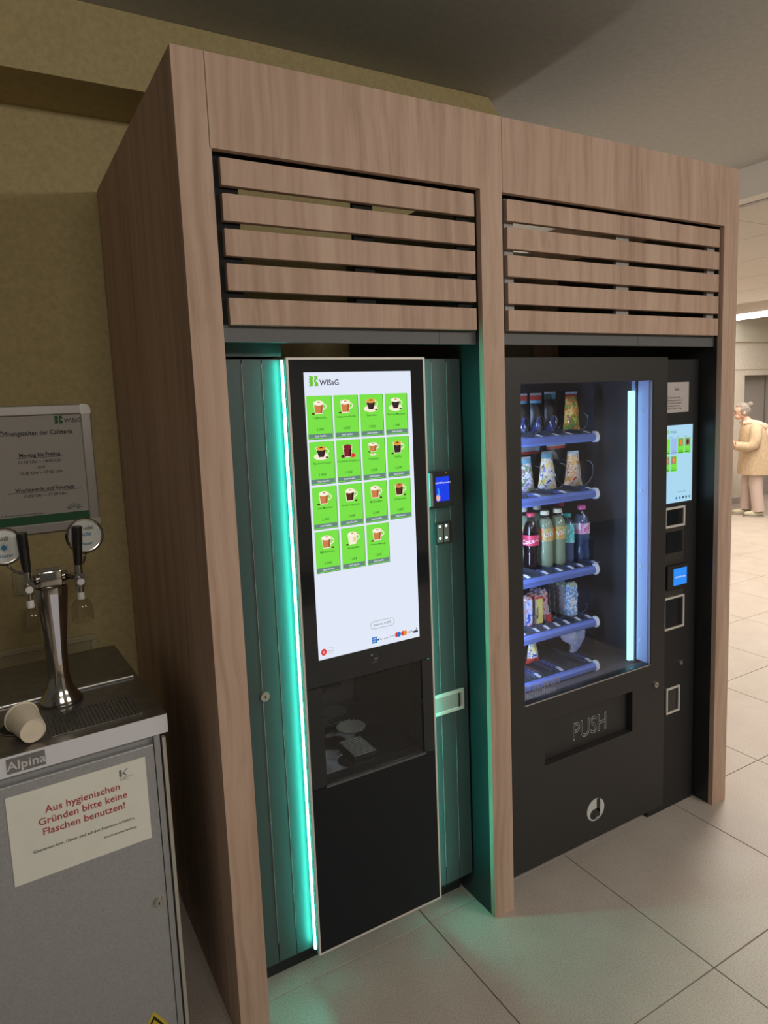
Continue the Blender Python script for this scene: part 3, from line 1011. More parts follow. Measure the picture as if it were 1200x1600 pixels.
for r, row in enumerate(((S_GREEN, S_PALE, S_PHOTO, S_PHOTO), (S_PHOTO, S_PHOTO))):
    for c, mm in enumerate(row):
        x0 = 1.7685 + 0.0405 * c
        z0 = 1.4440 - 0.0665 * r
        ps.rect(x0, x0 + 0.0365, z0, z0 + 0.060, yn, S_PALE if mm is S_PALE else S_GREEN)
        if mm is S_PHOTO:
            ps.rect(x0 + 0.005, x0 + 0.031, z0 + 0.029, z0 + 0.057, yn - .0004, S_PHOTO)
            ps.ell(x0 + 0.018, z0 + 0.043, 0.008, 0.011, yn - .0008, S_BROWN if c == 3 else S_ORANGE)
        ps.rect(x0 + 0.003, x0 + 0.034, z0 + 0.004, z0 + 0.0065, yn - .0004, S_TEXTG)
        ps.text('Wählen', 0.006, x0 + 0.018, yn - .0004, z0 + 0.0105, S_TEXTG)
ps.text('Guthaben 0,00€', 0.008, 1.878, yn, 1.294, S_GREY)
for x, mm in ((1.842, S_BLUE), (1.862, S_GREY), (1.882, S_DARK), (1.900, S_DARK), (1.920, S_GREY)):
    ps.rect(x, x + 0.009, 1.268, 1.277, yn, mm)
lab(ps.build('touch_screen', pc), 'lit pale blue menu screen')


def coin_frame(x0, x1, z0, z1, w_, name):
    o = G().frame_y(x0, x1, z0, z1, w_, PY - 0.007, PY - 0.0005, TRIMGREY, 0.0015).build(name, pc)
    G().box(x0 + w_, x1 - w_, PY - 0.002, PY - 0.0006, z0 + w_, z1 - w_, GLOSSBLACK).build('slot_plate', o)
    return o


PLATE = mat('brown_grey_plate', (0.085, 0.078, 0.074, 1), 0.4, 0.5)
G().box(1.772, 1.897, PY - 0.002, PY - 0.0005, 0.880, 1.160, PLATE).build('reader_plate', pc)
lab(coin_frame(1.778, 1.898, 1.160, 1.240, 0.009, 'coin_slot'), 'square metal coin slot frame under the screen')
G().box(1.791, 1.885, PY - 0.0055, PY - 0.0021, 1.060, 1.143, GLOSSBLACK, 0.001).build('banknote_slot', pc)
cr = G().box(1.778, 1.898, PY - 0.022, PY - 0.0021, 0.920, 1.014, BLACK, 0.003).build('card_reader', pc)
crs = G().box(1.812, 1.889, PY - 0.0235, PY - 0.0218, 0.934, 1.000, S_PANEL2)
crs.text('ACVM.Payment', 0.0095, 1.8505, PY - 0.0242, 0.963, S_WHITE, bold=0.008)
lab(crs.build('reader_screen', cr), 'blue lit payment display')
lab(coin_frame(1.778, 1.901, 0.752, 0.884, 0.008, 'cash_frame'), 'tall metal frame below the card reader')
G().cyl((1.885, PY - 0.0005, 0.604), (1.885, PY - 0.009, 0.604), 0.0105, 0.0085, BRASSY, 18).build('lock', pc, 30)
lab(coin_frame(1.800, 1.881, 0.404, 0.512, 0.008, 'coin_return'), 'metal framed coin return near the bottom')

# ================================================================== GOODS IN THE SNACK MACHINE
def print_mat(name, cols, scale, stretch=(1, 1, 1)):
    m = mat(name, rough=0.38, spec=0.5)
    nt, n, l, p = nodes_of(m)
    mp = coords(nt, stretch)
    nz = noise(nt, mp, scale * 1.05, 5.0, 0.62)
    k = len(cols)
    pts = [(0.32 + 0.36 * i / max(k - 1, 1), srgb(*c)) for i, c in enumerate(cols)]
    r = ramp(nt, pts)
    r.color_ramp.interpolation = 'CONSTANT'
    l.new(nz.outputs['Fac'], r.inputs[0])
    l.new(r.outputs[0], p.inputs['Base Color'])
    return m


def bag_geo(w, hh, dep, pick, taper=0.12, lean=0.0, nx=10, nz=14):
    """a pillow bag standing on its lower seam; pick(u, v) chooses the print"""
    g = G()
    for side in (-1, 1):
        vs = []
        for j in range(nz + 1):
            v = j / nz
            env = math.sin(PI * min(max((v - 0.05) / 0.90, 0), 1)) ** 0.6
            wid = w * (1 - taper * v) * (1 - 0.06 * env)
            for i in range(nx + 1):
                u = i / nx
                e2 = math.sin(PI * u) ** 0.7
                wr = 0.0018 * math.sin(17 * u + 9 * v) + 0.0012 * math.sin(31 * v + 5 * u)
                th = side * (0.0008 + dep * (0.5 * env * e2 * (1.15 - 0.55 * v)) + wr * env * e2)
                zz = v * hh + (0.002 * (i % 2) if j in (0, nz) else 0)
                vs.append(((u - 0.5) * wid, th + lean * v * hh, zz))
        for j in range(nz):
            for i in range(nx):
                q = (j * (nx + 1) + i, j * (nx + 1) + i + 1, (j + 1) * (nx + 1) + i + 1, (j + 1) * (nx + 1) + i)
                q = q if side < 0 else q[::-1]
                pts = [vs[a] for a in q]
                g.add(pts, [(0, 1, 2, 3)], pick((i + 0.5) / nx, (j + 0.5) / nz))
    return g


SEAM = mat('foil_seam', (0.55, 0.57, 0.62, 1), 0.3, 0.4)


def bag(label, x, y, z, w, hh, dep, pick, rz=0.0, lean=0.0, group='snack bags on the upper trays', taper=0.12):
    t = thing('snack_bag', label, 'bag', (x, y, z + 0.0015), rz, group)
    g = bag_geo(w, hh, dep, pick, taper, lean)
    bm_weld(g).build('pouch', t, 60, local=True)
    s_ = G().box(-w * (1 - taper) / 2, w * (1 - taper) / 2, lean * hh - 0.0012, lean * hh + 0.0012, hh - 0.001, hh + 0.007, SEAM)
    s_.build('top_seam', t, local=True)
    return t


FRUIT = print_mat('fruit_gum_print', [(236, 200, 70), (90, 160, 60), (230, 140, 60), (240, 220, 120), (220, 100, 150), (60, 90, 170)], 26)
BAGBLACK = mat('black_foil', (0.016, 0.016, 0.02, 1), 0.35)
RED = mat('red_foil', (0.60, 0.07, 0.05, 1), 0.35)
CYANF = mat('cyan_foil', (0.15, 0.45, 0.62, 1), 0.35)
TEALD = mat('dark_teal_foil', (0.03, 0.09, 0.09, 1), 0.35)
BLUEOR = print_mat('blue_orange_print', [(70, 90, 170), (110, 130, 210), (220, 120, 70)], 34, (1, 1, 0.5))
PURPLE = print_mat('purple_print', [(150, 110, 190), (225, 225, 240), (110, 140, 90), (190, 90, 140), (240, 240, 250)], 40)
WHITEBLUE = print_mat('white_blue_print', [(60, 70, 170), (235, 238, 250), (240, 225, 140), (120, 110, 210), (245, 245, 250)], 36)
CREAMRED = print_mat('cream_red_print', [(200, 60, 60), (240, 225, 200), (235, 170, 80), (245, 240, 235), (120, 170, 160)], 36)


def pick_dark(low):
    def f(u, v):
        if v > 0.86:
            return RED
        if v > 0.80:
            return CYANF
        if v < 0.42 and abs(u - 0.40) < 0.42 * (1 - v / 0.46):
            return low
        return BAGBLACK
    return f


def pick_teal(u, v):
    if v > 0.84:
        return TEALD if u < 0.6 else CYANF
    if v < 0.44 and abs(u - 0.42) < 0.42 * (1 - v / 0.48):
        return BLUEOR
    return BAGBLACK


bag('black snack bag with a red top at the far left of the top tray', 1.285, 0.33, 1.545, 0.066, 0.142, 0.040, pick_dark(BLUEOR))
bag('black snack bag with red and cyan top, second from left on the top tray', 1.357, 0.33, 1.545, 0.064, 0.142, 0.040, pick_dark(BLUEOR))
bag('black snack bag with a dark teal top, beside the fruit gum bag', 1.428, 0.33, 1.545, 0.064, 0.145, 0.040, pick_teal)
bag('bright yellow and green fruit gum bag at the right end of the top tray', 1.478, 0.27, 1.545, 0.090, 0.142, 0.045, lambda u, v: FRUIT if v < 0.93 else RED, taper=0.35)
bag('lilac and white snack bag at the left of the second tray', 1.258, 0.28, 1.336, 0.085, 0.122, 0.045, lambda u, v: PURPLE if v < 0.88 else CYANF, taper=0.45)
bag('white and blue snack bag in the middle of the second tray', 1.352, 0.27, 1.336, 0.098, 0.136, 0.048, lambda u, v: WHITEBLUE if v < 0.85 else CYANF, taper=0.5)
bag('white and orange snack bag at the right of the second tray', 1.485, 0.27, 1.336, 0.098, 0.128, 0.048, lambda u, v: CREAMRED if v < 0.92 else SEAM, taper=0.42)
bag('red topped snack bag behind the white and orange one', 1.485, 0.36, 1.336, 0.098, 0.152, 0.045, lambda u, v: RED if v > 0.9 else BAGBLACK, taper=0.0)
bag('pale bag with a red band behind the white and blue one', 1.352, 0.36, 1.336, 0.098, 0.150, 0.045, lambda u, v: (SEAM if v > 0.94 else RED) if v > 0.88 else BAGBLACK, taper=0.0)

COLA = mat('cola', (0.030, 0.012, 0.010, 1), 0.12, alpha=0.93)
JUICE = mat('pale_yellow_drink', (0.66, 0.66, 0.34, 1), 0.15, alpha=0.80)
WATER = mat('water', (0.50, 0.56, 0.80, 1), 0.1, alpha=0.32)
CAPRED = mat('red_cap', (0.62, 0.05, 0.10, 1), 0.4)
CAPCREAM = mat('cream_cap', (0.74, 0.70, 0.52, 1), 0.4)
CAPTEAL = mat('teal_cap', (0.06, 0.46, 0.45, 1), 0.4)
CAPPINK = mat('pink_cap', (0.72, 0.12, 0.36, 1), 0.4)
CAPDARK = mat('dark_red_cap', (0.26, 0.03, 0.06, 1), 0.4)
LBLRED = mat('red_label', (0.66, 0.05, 0.11, 1), 0.4)
LBLORANGE = print_mat('orange_label', [(230, 150, 90), (190, 190, 120), (225, 120, 60), (200, 200, 140)], 40)
LBLTEAL = print_mat('teal_label', [(40, 170, 160), (120, 210, 210), (230, 240, 245), (60, 130, 180)], 40)
LBLPINK = print_mat('pink_label', [(240, 225, 240), (230, 150, 200), (245, 240, 250)], 34)
WHITEINK = mat('white_ink', (0.85, 0.85, 0.87, 1), 0.5)


def bottle(label, x, y, z, hh, r, drink, cap, lbl, lz, word=None, wcol=None, shape='cola'):
    t = thing('drink_bottle', label, 'bottle', (x, y, z), 0, 'drink bottles on the middle tray')
    if shape == 'cola':
        prof = [(0.80, 0), (0.98, 0.02), (1, 0.10), (0.94, 0.20), (0.86, 0.28), (0.92, 0.36), (1, 0.42), (1, 0.62), (0.88, 0.72), (0.62, 0.82), (0.42, 0.89), (0.40, 0.93)]
    else:
        prof = [(0.82, 0), (0.98, 0.02), (1, 0.10), (0.97, 0.30), (1, 0.40), (1, 0.72), (0.90, 0.79), (0.60, 0.86), (0.45, 0.90), (0.44, 0.93)]
    g = G().lathe((0, 0, 0.001), [(r * a, hh * b_) for a, b_ in prof], CLEARPET, 20)
    g.build('shell', t, 50, local=True)
    g = G().lathe((0, 0, 0.0018), [(r * a * 0.955, hh * b_ * 0.995) for a, b_ in prof[:-2]], drink, 20)
    g.build('drink', t, 50, local=True)
    c = G().lathe((0, 0, hh * 0.925), [(r * 0.50, 0), (r * 0.52, 0.002), (r * 0.52, hh * 0.065), (r * 0.47, hh * 0.072)], cap, 18)
    c.build('cap', t, 40, local=True)
    n = 20
    rl = r * 1.012
    vs = [(rl * math.cos(2 * PI * i / n), rl * math.sin(2 * PI * i / n), q * hh) for q in lz for i in range(n)]
    g = G().add(vs, [(i, (i + 1) % n, (i + 1) % n + n, i + n) for i in range(n)], lbl)
    lo = g.build('label', t, 50, local=True)
    if word:
        vs, fs = text_geo(word, 0.024, 0.01)
        mid = max(v[0] for v in vs) / 2
        zc = (lz[0] + lz[1]) / 2 * hh - 0.007
        out = []
        for a, b_, c_ in vs:
            th = -PI / 2 - 0.25 + (a - mid) / rl
            out.append(((rl + 0.0006) * math.cos(th), (rl + 0.0006) * math.sin(th), zc + b_ + 0.2 * (a - mid)))
        G().add(out, fs, wcol).build('label_print', lo, local=True)
    return t


BZ = 1.050
bottle('cola bottle with a red cap and red label at the left of the bottle tray', 1.262, 0.262, BZ, 0.214, 0.030, COLA, CAPRED, LBLRED, (0.44, 0.62), 'Coca-Cola', WHITEINK)
bottle('front yellow drink bottle with cream cap, next to the cola', 1.328, 0.258, BZ, 0.214, 0.031, JUICE, CAPCREAM, LBLORANGE, (0.48, 0.70), 'VIO', WHITEINK, 'juice')
bottle('front yellow drink bottle with cream cap, next to the teal one', 1.388, 0.255, BZ, 0.216, 0.031, JUICE, CAPCREAM, LBLORANGE, (0.48, 0.70), 'VIO', WHITEINK, 'juice')
bottle('slim teal capped bottle with a teal label', 1.442, 0.258, BZ, 0.190, 0.026, WATER, CAPTEAL, LBLTEAL, (0.42, 0.80), None, None, 'juice')
bottle('clear bottle with a pink cap and white label at the right end', 1.512, 0.255, BZ, 0.214, 0.032, WATER, CAPPINK, LBLPINK, (0.50, 0.69), 'light', CAPPINK)
bottle('yellow drink bottle half hidden behind the cola', 1.290, 0.335, BZ, 0.222, 0.031, JUICE, CAPCREAM, LBLORANGE, (0.48, 0.70), None, None, 'juice')
bottle('yellow drink bottle half hidden behind the front yellow ones', 1.362, 0.335, BZ, 0.222, 0.030, JUICE, CAPCREAM, LBLORANGE, (0.48, 0.70), None, None, 'juice')
bottle('dark red capped bottle half hidden behind the teal one', 1.478, 0.335, BZ, 0.222, 0.031, COLA, CAPDARK, LBLTEAL, (0.46, 0.64))

# bars and packets
BARBLUE = print_mat('blue_pink_bar', [(40, 80, 200), (200, 210, 245), (210, 120, 140), (90, 120, 220)], 50, (1, 1, 0.6))
BARYELLOW = mat('yellow_wrapper', (0.72, 0.62, 0.20, 1), 0.4)
BARPINK = print_mat('pink_box_print', [(210, 130, 150), (235, 210, 225), (170, 60, 90), (240, 225, 235)], 60)
BARWHITE = print_mat('white_bar_print', [(235, 240, 250), (80, 150, 215), (245, 248, 252), (190, 205, 235), (150, 190, 150)], 60, (1, 1, 1.5))
BARSIDE = mat('brown_grey_wrapper', (0.30, 0.24, 0.23, 1), 0.5)
BARTOP = mat('green_white_wrapper', (0.50, 0.62, 0.45, 1), 0.5)
BLUEPACK = print_mat('blue_pack_print', [(60, 110, 210), (225, 235, 250), (90, 60, 90), (130, 180, 240)], 40)


def bar(label, x, y, z, w, hh, dep, front, side, top, group, rz=0.0, word=None, lean=0.0):
    t = thing('chocolate_bar', label, 'bar', (x, y, z), rz, group)
    g = G()
    a, b_ = w / 2, dep / 2
    rows = [(0.0, 0.35), (0.06, 1.0), (0.94, 1.0), (1.0, 0.35)]
    vs = []
    for v, k in rows:
        for sx_, sy_ in ((-1, -1), (1, -1), (1, 1), (-1, 1)):
            vs.append((a * sx_ * (0.92 + 0.08 * k), b_ * sy_ * k + lean * v * hh, v * hh))
    for j in range(3):
        for i, mm in enumerate((front, side, front, side)):
            q = (j * 4 + i, j * 4 + (i + 1) % 4, j * 4 + 4 + (i + 1) % 4, j * 4 + 4 + i)
            g.add([vs[c] for c in q], [(0, 1, 2, 3)], mm if j == 1 else top)
    g.add([vs[i] for i in (12, 13, 14, 15)], [(0, 1, 2, 3)], top)
    g.add([vs[i] for i in (3, 2, 1, 0)], [(0, 1, 2, 3)], top)
    o = bm_weld(g).build('wrapper', t, local=True)
    f = G()
    for sz in (-0.004, hh - 0.002):
        if sz > 0:
            f.box(-a * 0.95, a * 0.95, lean * hh - 0.0008, lean * hh + 0.0008, hh - 0.001, hh + 0.005, SEAM)
    f.build('seal', t, local=True)
    if word:
        vs, fs = text_geo(word, 0.016, 0.02)
        G().add([(-0.006 + b2 * 1.0, -b_ - 0.0006, 0.02 + hh * 0.05 + a2) for a2, b2, c2 in [(v[0], -v[1], v[2]) for v in vs]], fs, INK).build('label_print', t, local=True)
    return t


BARZ = 0.8465
for k in range(3):
    bar(['front blue and pink bar at the left of the bar tray', 'second blue and pink bar in the left row', 'third blue and pink bar in the left row'][k], 1.216, 0.232 + 0.022 * k, BARZ, 0.030, 0.108, 0.016, BARBLUE, BARSIDE, BARPINK, 'blue and pink bars', 0)
for k in range(3):
    bar(['front yellow bar with dark lettering', 'second yellow bar behind the lettered one', 'third yellow bar behind the lettered one'][k], 1.266, 0.232 + 0.022 * k, BARZ, 0.030, 0.106, 0.016, BARYELLOW, BARSIDE, RED, 'yellow bars', 0, 'MEMA' if k == 0 else None)
for k in range(3):
    bar(['front pink and white packet beside the yellow bars', 'second pink and white packet of its row', 'third pink and white packet of its row'][k], 1.318, 0.262 + 0.024 * k, BARZ, 0.030, 0.112, 0.018, BARPINK, BARSIDE, BARBLUE, 'pink and white packets', 0)
bar('small red packet standing in front of the pink row', 1.313, 0.228, BARZ, 0.018, 0.032, 0.012, RED, RED, RED, None)
bar('small blue and white remnant packet left of the white bars', 1.366, 0.30, BARZ, 0.026, 0.036, 0.012, BLUEPACK, BARSIDE, BARTOP, None)
for k in range(8):
    nm = ['front', 'second', 'third', 'fourth', 'fifth', 'sixth', 'seventh', 'rearmost'][k]
    bar(nm + ' white bar with green top in the long white row', 1.430 - 0.001 * k, 0.226 + 0.027 * k, BARZ, 0.038, 0.130 if k == 0 else 0.122, 0.022, BARWHITE, BARSIDE if k else BARWHITE, BARTOP, 'white bars in a long row')
bar('blue and white packet leaning at the right end of the bar tray', 1.477, 0.290, BARZ, 0.038, 0.072, 0.020, BLUEPACK, BLUEPACK, BLUEPACK, None, 0.25, lean=-0.35)
bag('blue and white pack with a red foot at the left of the lowest tray', 1.288, 0.29, 0.674, 0.070, 0.082, 0.035, lambda u, v: RED if v < 0.28 else WHITEBLUE, group='snack bags on the lowest tray', taper=0.5)
# crumpled clear bag
FILM = mat('milky_film', (0.62, 0.62, 0.80, 1), 0.3, alpha=0.86)
cb = thing('plastic_bag', 'crumpled milky plastic pouch at the right of the lowest tray', 'bag', (1.502, 0.285, 0.6735))
g = G()
nx, nz = 14, 14
vs = []
wprof = [0.30, 0.32, 0.34, 0.40, 0.55, 0.80, 0.95, 1.0, 1.0, 0.98, 0.95, 0.92, 0.86, 0.78, 0.60]
for side in (-1, 1):
    vs = []
    for j in range(nz + 1):
        v = j / nz
        ww = 0.126 * wprof[j]
        for i in range(nx + 1):
            u = i / nx
            e = math.sin(PI * u) ** 0.7 * math.sin(PI * min(max(v, 0.04), 0.97)) ** 0.5
            wr = 0.006 * math.sin(11 * u + 7 * v) * math.sin(13 * v - 5 * u) + 0.004 * math.sin(23 * u - 17 * v)
            vs.append(((u - 0.5) * ww + 0.012 * math.sin(6 * v) - 0.006, side * (0.002 + 0.022 * e) + wr * e, 0.002 + v * 0.128 - (0.02 * (u - 0.45) ** 2 * 4 if v > 0.8 else 0) + 0.02 * max(0, u - .5) * (v > .3)))
    for j in range(nz):
        for i in range(nx):
            q = (j * (nx + 1) + i, j * (nx + 1) + i + 1, (j + 1) * (nx + 1) + i + 1, (j + 1) * (nx + 1) + i)
            g.add([vs[a] for a in (q if side < 0 else q[::-1])], [(0, 1, 2, 3)], FILM)
bm_weld(g).build('film', cb, 70, local=True)
G().cyl((-0.022, -0.012, 0.024), (-0.030, -0.016, 0.032), 0.004, 0.003, CLIP, 8).build('bag_clip', cb, local=True)

# ================================================================== WATER DISPENSER (left)
# built in its own frame: x to the right along its front, y to the back, origin at the front right floor corner
ROT = math.radians(2.6)
disp = thing('water_dispenser', 'grey steel drinks cabinet with a chrome two-tap tower, left of the kiosk', 'drink dispenser', (-0.101, 0.112, 0), ROT)
HT = 0.92
WID, DEP = 0.62, 0.632


def L(g, name, parent=None, smooth=None):
    return g.build(name, parent or disp, smooth, local=True)


g = G()
g.box(-WID + 0.018, -0.018, 0.030, DEP - 0.01, 0.012, HT - 0.052, STEELGREY)
cab = L(g, 'cabinet')
L(G().box(-WID + 0.03, -0.03, 0.05, DEP - 0.03, 0.0, 0.0115, BLACK), 'base')
dr = L(G().box(-WID + 0.03, -0.036, 0.012, 0.0295, 0.018, HT - 0.076, STEELGREY, 0.003), 'door')
L(G().box(-0.034, -0.019, 0.014, 0.0295, 0.015, HT - 0.056, STEELGREY, 0.001), 'door_post')
L(G().box(-0.0125, -0.0035, 0.020, 0.032, 0.012, HT - 0.07, mat('pale_edge_strip', (0.50, 0.47, 0.40, 1), 0.5)), 'edge_strip')
L(G().box(-0.018, -0.0045, 0.033, DEP - 0.02, 0.012, HT - 0.06, BLACK), 'side_cover')
lk = G().cyl((-0.0575, 0.012, 0.418), (-0.0575, 0.004, 0.418), 0.0125, 0.011, BRASSY, 20)
lk.box(-0.059, -0.056, 0.0032, 0.0042, 0.412, 0.419, DARKMETAL)
lk = lk.build('lock', dr, 30, local=True)
# warning sticker low on the door
st = G()
sx_, sz_ = -0.094, 0.058
st.flat([(sx_ - 0.050, sz_ - 0.020), (sx_ + 0.050, sz_ - 0.020), (sx_, sz_ + 0.060)], 0.0112, YELLOW)
st.flat([(sx_ - 0.038, sz_ - 0.014), (sx_ + 0.038, sz_ - 0.014), (sx_, sz_ + 0.047)], 0.0109, INK)
st.flat([(sx_ - 0.029, sz_ - 0.009), (sx_ + 0.029, sz_ - 0.009), (sx_, sz_ + 0.036)], 0.0106, YELLOW)
st.flat([(sx_ - 0.003, sz_ - 0.004), (sx_ + 0.003, sz_ - 0.004), (sx_ + 0.005, sz_ + 0.022), (sx_ - 0.004, sz_ + 0.022)], 0.0103, INK)
lab(st.build('warning_sticker', dr, local=True), 'yellow warning triangle')
# worktop with a front rim (its bright reflection is in the colour), a raised rear step, drip grate and a round waste hole
HX, HY, HR = -0.318, 0.150, 0.046
top = G()
n = 32
ring = [(HX + HR * math.cos(2 * PI * i / n), HY + HR * math.sin(2 * PI * i / n)) for i in range(n)]
x0, x1, y0, y1 = -WID, 0.0, 0.0, DEP
sq = []
for i in range(n):
    c_, s_ = math.cos(2 * PI * i / n), math.sin(2 * PI * i / n)
    k = min((x1 - HX) / c_ if c_ > 1e-6 else 1e9, (x0 - HX) / c_ if c_ < -1e-6 else 1e9, (y1 - HY) / s_ if s_ > 1e-6 else 1e9, (y0 - HY) / s_ if s_ < -1e-6 else 1e9)
    sq.append((HX + c_ * k, HY + s_ * k))
corners = [(x1, y1), (x0, y1), (x0, y0), (x1, y0)]
bmt = bmesh.new()
ov = [bmt.verts.new((x, y, HT)) for x, y in sq]
iv = [bmt.verts.new((x, y, HT)) for x, y in ring]
cv = [bmt.verts.new((x, y, HT)) for x, y in corners]
for i in range(n):
    j = (i + 1) % n
    a, b_ = sq[i], sq[j]
    extra = None
    if abs(a[0] - b_[0]) > 1e-6 and abs(a[1] - b_[1]) > 1e-6:
        extra = min(range(4), key=lambda q: (corners[q][0] - (a[0] + b_[0]) / 2) ** 2 + (corners[q][1] - (a[1] + b_[1]) / 2) ** 2)
    f = [ov[i]] + ([cv[extra]] if extra is not None else []) + [ov[j], iv[j], iv[i]]
    bmt.faces.new(f)
bmt.verts.index_update()
top.add([tuple(v.co) for v in bmt.verts], [tuple(v.index for v in f.verts) for f in bmt.faces], STEELTOP)
bmt.free()
top.box(-WID, 0.0, 0.0, 0.006, HT - 0.049, HT - 0.0005, mat('rim_reflection', (0.78, 0.78, 0.84, 1), 0.35, 0.25))
top.box(-0.006, 0.0, 0.0065, DEP, HT - 0.049, HT - 0.0005, STEEL)
top.box(-WID, -0.0065, DEP - 0.006, DEP, HT - 0.049, HT - 0.0005, STEEL)
top.lathe((HX, HY, HT - 0.10), [(HR, 0.0), (HR, 0.0995)], DARKMETAL, 32)
wt = L(top, 'worktop', None, 30)
L(G().box(-WID, -0.012, 0.300, 0.309, HT, HT + 0.007, STEEL, 0.002), 'rear_lip', wt)
L(G().box(-WID, -0.014, 0.310, DEP - 0.004, HT + 0.0002, HT + 0.003, STEELTOP), 'rear_shelf', wt)
g = G()
ringp = [(HX + (HR + 0.001) * math.cos(2 * PI * i / 32), HY + (HR + 0.001) * math.sin(2 * PI * i / 32), HT + 0.0012) for i in range(33)]
g.tube(ringp, 0.0016, CHROME, 6)
L(g, 'hole_rim', wt, 60)
g = G()
gx0, gx1, gy0, gy1 = -0.262, -0.052, 0.040, 0.175
g.box(gx0, gx1, gy0, gy1, HT + 0.0002, HT + 0.0008, DARKMETAL)
for k in range(24):
    x = gx0 + (gx1 - gx0) * k / 23
    g.box(x - 0.0018, x + 0.0018, gy0, gy1, HT + 0.0009, HT + 0.0028, STEELTOP)
for k in range(12):
    y = gy0 + (gy1 - gy0) * k / 11
    g.box(gx0, gx1, y - 0.0018, y + 0.0018, HT + 0.0010, HT + 0.0026, STEELTOP)
o = L(g, 'drip_grate', wt)
o['kind'] = 'stuff'
# maker's plate on the rim: raised letters
g = G()
g.text('Alpina', 0.029, -0.322, -0.0018, HT - 0.034, mat('embossed_chrome', (0.72, 0.72, 0.76, 1), 0.2, 0.6), bold=0.02, sx=1.1)
g.box(-0.362, -0.282, -0.0012, 0.0, HT - 0.042, HT - 0.006, mat('dark_plate', (0.26, 0.26, 0.27, 1), 0.35, 0.6))
L(g, 'maker_plate', wt)
# tower
TXc, TYc = -0.212, 0.248
tw = G()
prof = [(0.052, 0.0), (0.054, 0.004), (0.052, 0.012), (0.042, 0.026), (0.031, 0.048), (0.0265, 0.075), (0.0255, 0.11), (0.028, 0.16), (0.033, 0.21), (0.038, 0.26), (0.0425, 0.305), (0.043, 0.318), (0.038, 0.322)]
tw.lathe((TXc, TYc, HT + 0.0005), prof, CHROME, 32, 1.0, 0.85)
tow = L(tw, 'tap_tower', None, 40)
L(G().box(TXc - 0.026, TXc + 0.030, TYc - 0.026, TYc + 0.026, HT + 0.3215, HT + 0.364, CHROME, 0.005), 'tower_head', tow, 40)
g = G()  # a light's reflection on the chrome, built as a tapered pale strip
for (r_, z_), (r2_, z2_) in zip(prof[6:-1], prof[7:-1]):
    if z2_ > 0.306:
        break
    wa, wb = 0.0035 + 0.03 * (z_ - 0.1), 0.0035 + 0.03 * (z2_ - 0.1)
    g.poly([(TXc - wa + 0.004, TYc - 0.85 * r_ - 0.0008, HT + z_), (TXc + wa + 0.004, TYc - 0.85 * r_ - 0.0008, HT + z_), (TXc + wb + 0.004, TYc - 0.85 * r2_ - 0.0008, HT + z2_), (TXc - wb + 0.004, TYc - 0.85 * r2_ - 0.0008, HT + z2_)], mat('tower_reflection', (0.72, 0.72, 0.82, 1), 0.2))
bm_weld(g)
L(g, 'reflection_strip', tow)


def tap(sx_, hx, name):
    """one tap: arm out of the tower head, faucet, lever, nozzle with its glass bell, and the round sign behind"""
    g = G()
    ax, ay, az = TXc + (0.030 if sx_ > 0 else -0.026), TYc - 0.004, HT + 0.343
    fx, fy, fz = TXc + hx, TYc - 0.052, HT + 0.346
    g.cyl((ax - sx_ * 0.003, ay, az), (ax + sx_ * 0.014, ay, az), 0.014, 0.014, CHROME, 16)
    g.cyl((ax + sx_ * 0.008, ay, az), (fx, fy, fz), 0.009, 0.009, CHROME, 12)
    g.cyl((fx, fy, fz - 0.028), (fx, fy, fz + 0.030), 0.011, 0.009, CHROME, 14)
    g.cyl((fx, fy - 0.010, fz - 0.004), (fx, fy + 0.012, fz - 0.004), 0.013, 0.013, CHROME, 16)
    t = L(g, 'faucet', tow, 40)
    g = G().cyl((fx, fy - 0.010, fz - 0.012), (fx, fy - 0.020, fz - 0.012), 0.0115, 0.0115, CHROME, 18)
    g.cyl((fx, fy - 0.0205, fz - 0.012), (fx, fy - 0.0212, fz - 0.012), 0.0088, 0.0088, WHITEPLASTIC, 16)
    L(g, 'knob', tow, 40)
    g = G()
    tl = 0.004 * sx_
    g.lathe_ax((fx, fy, fz + 0.030), (tl, -0.008, 0.10), [(0.0085, 0.0), (0.0105, 0.012), (0.0125, 0.060), (0.0130, 0.098), (0.0120, 0.102)], HANDLEBLACK, 16)
    lab(L(g, 'tap_handle', tow, 40), 'black lever')
    g = G()
    g.cyl((fx, fy, fz - 0.028), (fx, fy, fz - 0.043), 0.0085, 0.0080, CHROME, 14)
    g.cyl((fx, fy, fz - 0.043), (fx, fy, fz - 0.062), 0.0085, 0.0095, WHITEPLASTIC, 14)
    L(g, 'nozzle', tow, 40)
    g = G()
    n_ = 20
    pr_ = [(0.010, -0.060), (0.019, -0.067), (0.025, -0.081), (0.0265, -0.099), (0.0270, -0.120)]
    vs = [(fx + r_ * math.cos(2 * PI * i / n_), fy + r_ * math.sin(2 * PI * i / n_), fz + z_) for r_, z_ in pr_ for i in range(n_)]
    g.add(vs, [(k * n_ + i, (k + 1) * n_ + i, (k + 1) * n_ + (i + 1) % n_, k * n_ + (i + 1) % n_) for k in range(len(pr_) - 1) for i in range(n_)], BELLGLASS)
    lab(L(g, 'spout_bell', tow, 60), 'clear bell-shaped spout guard')
    return fx, fy, fz


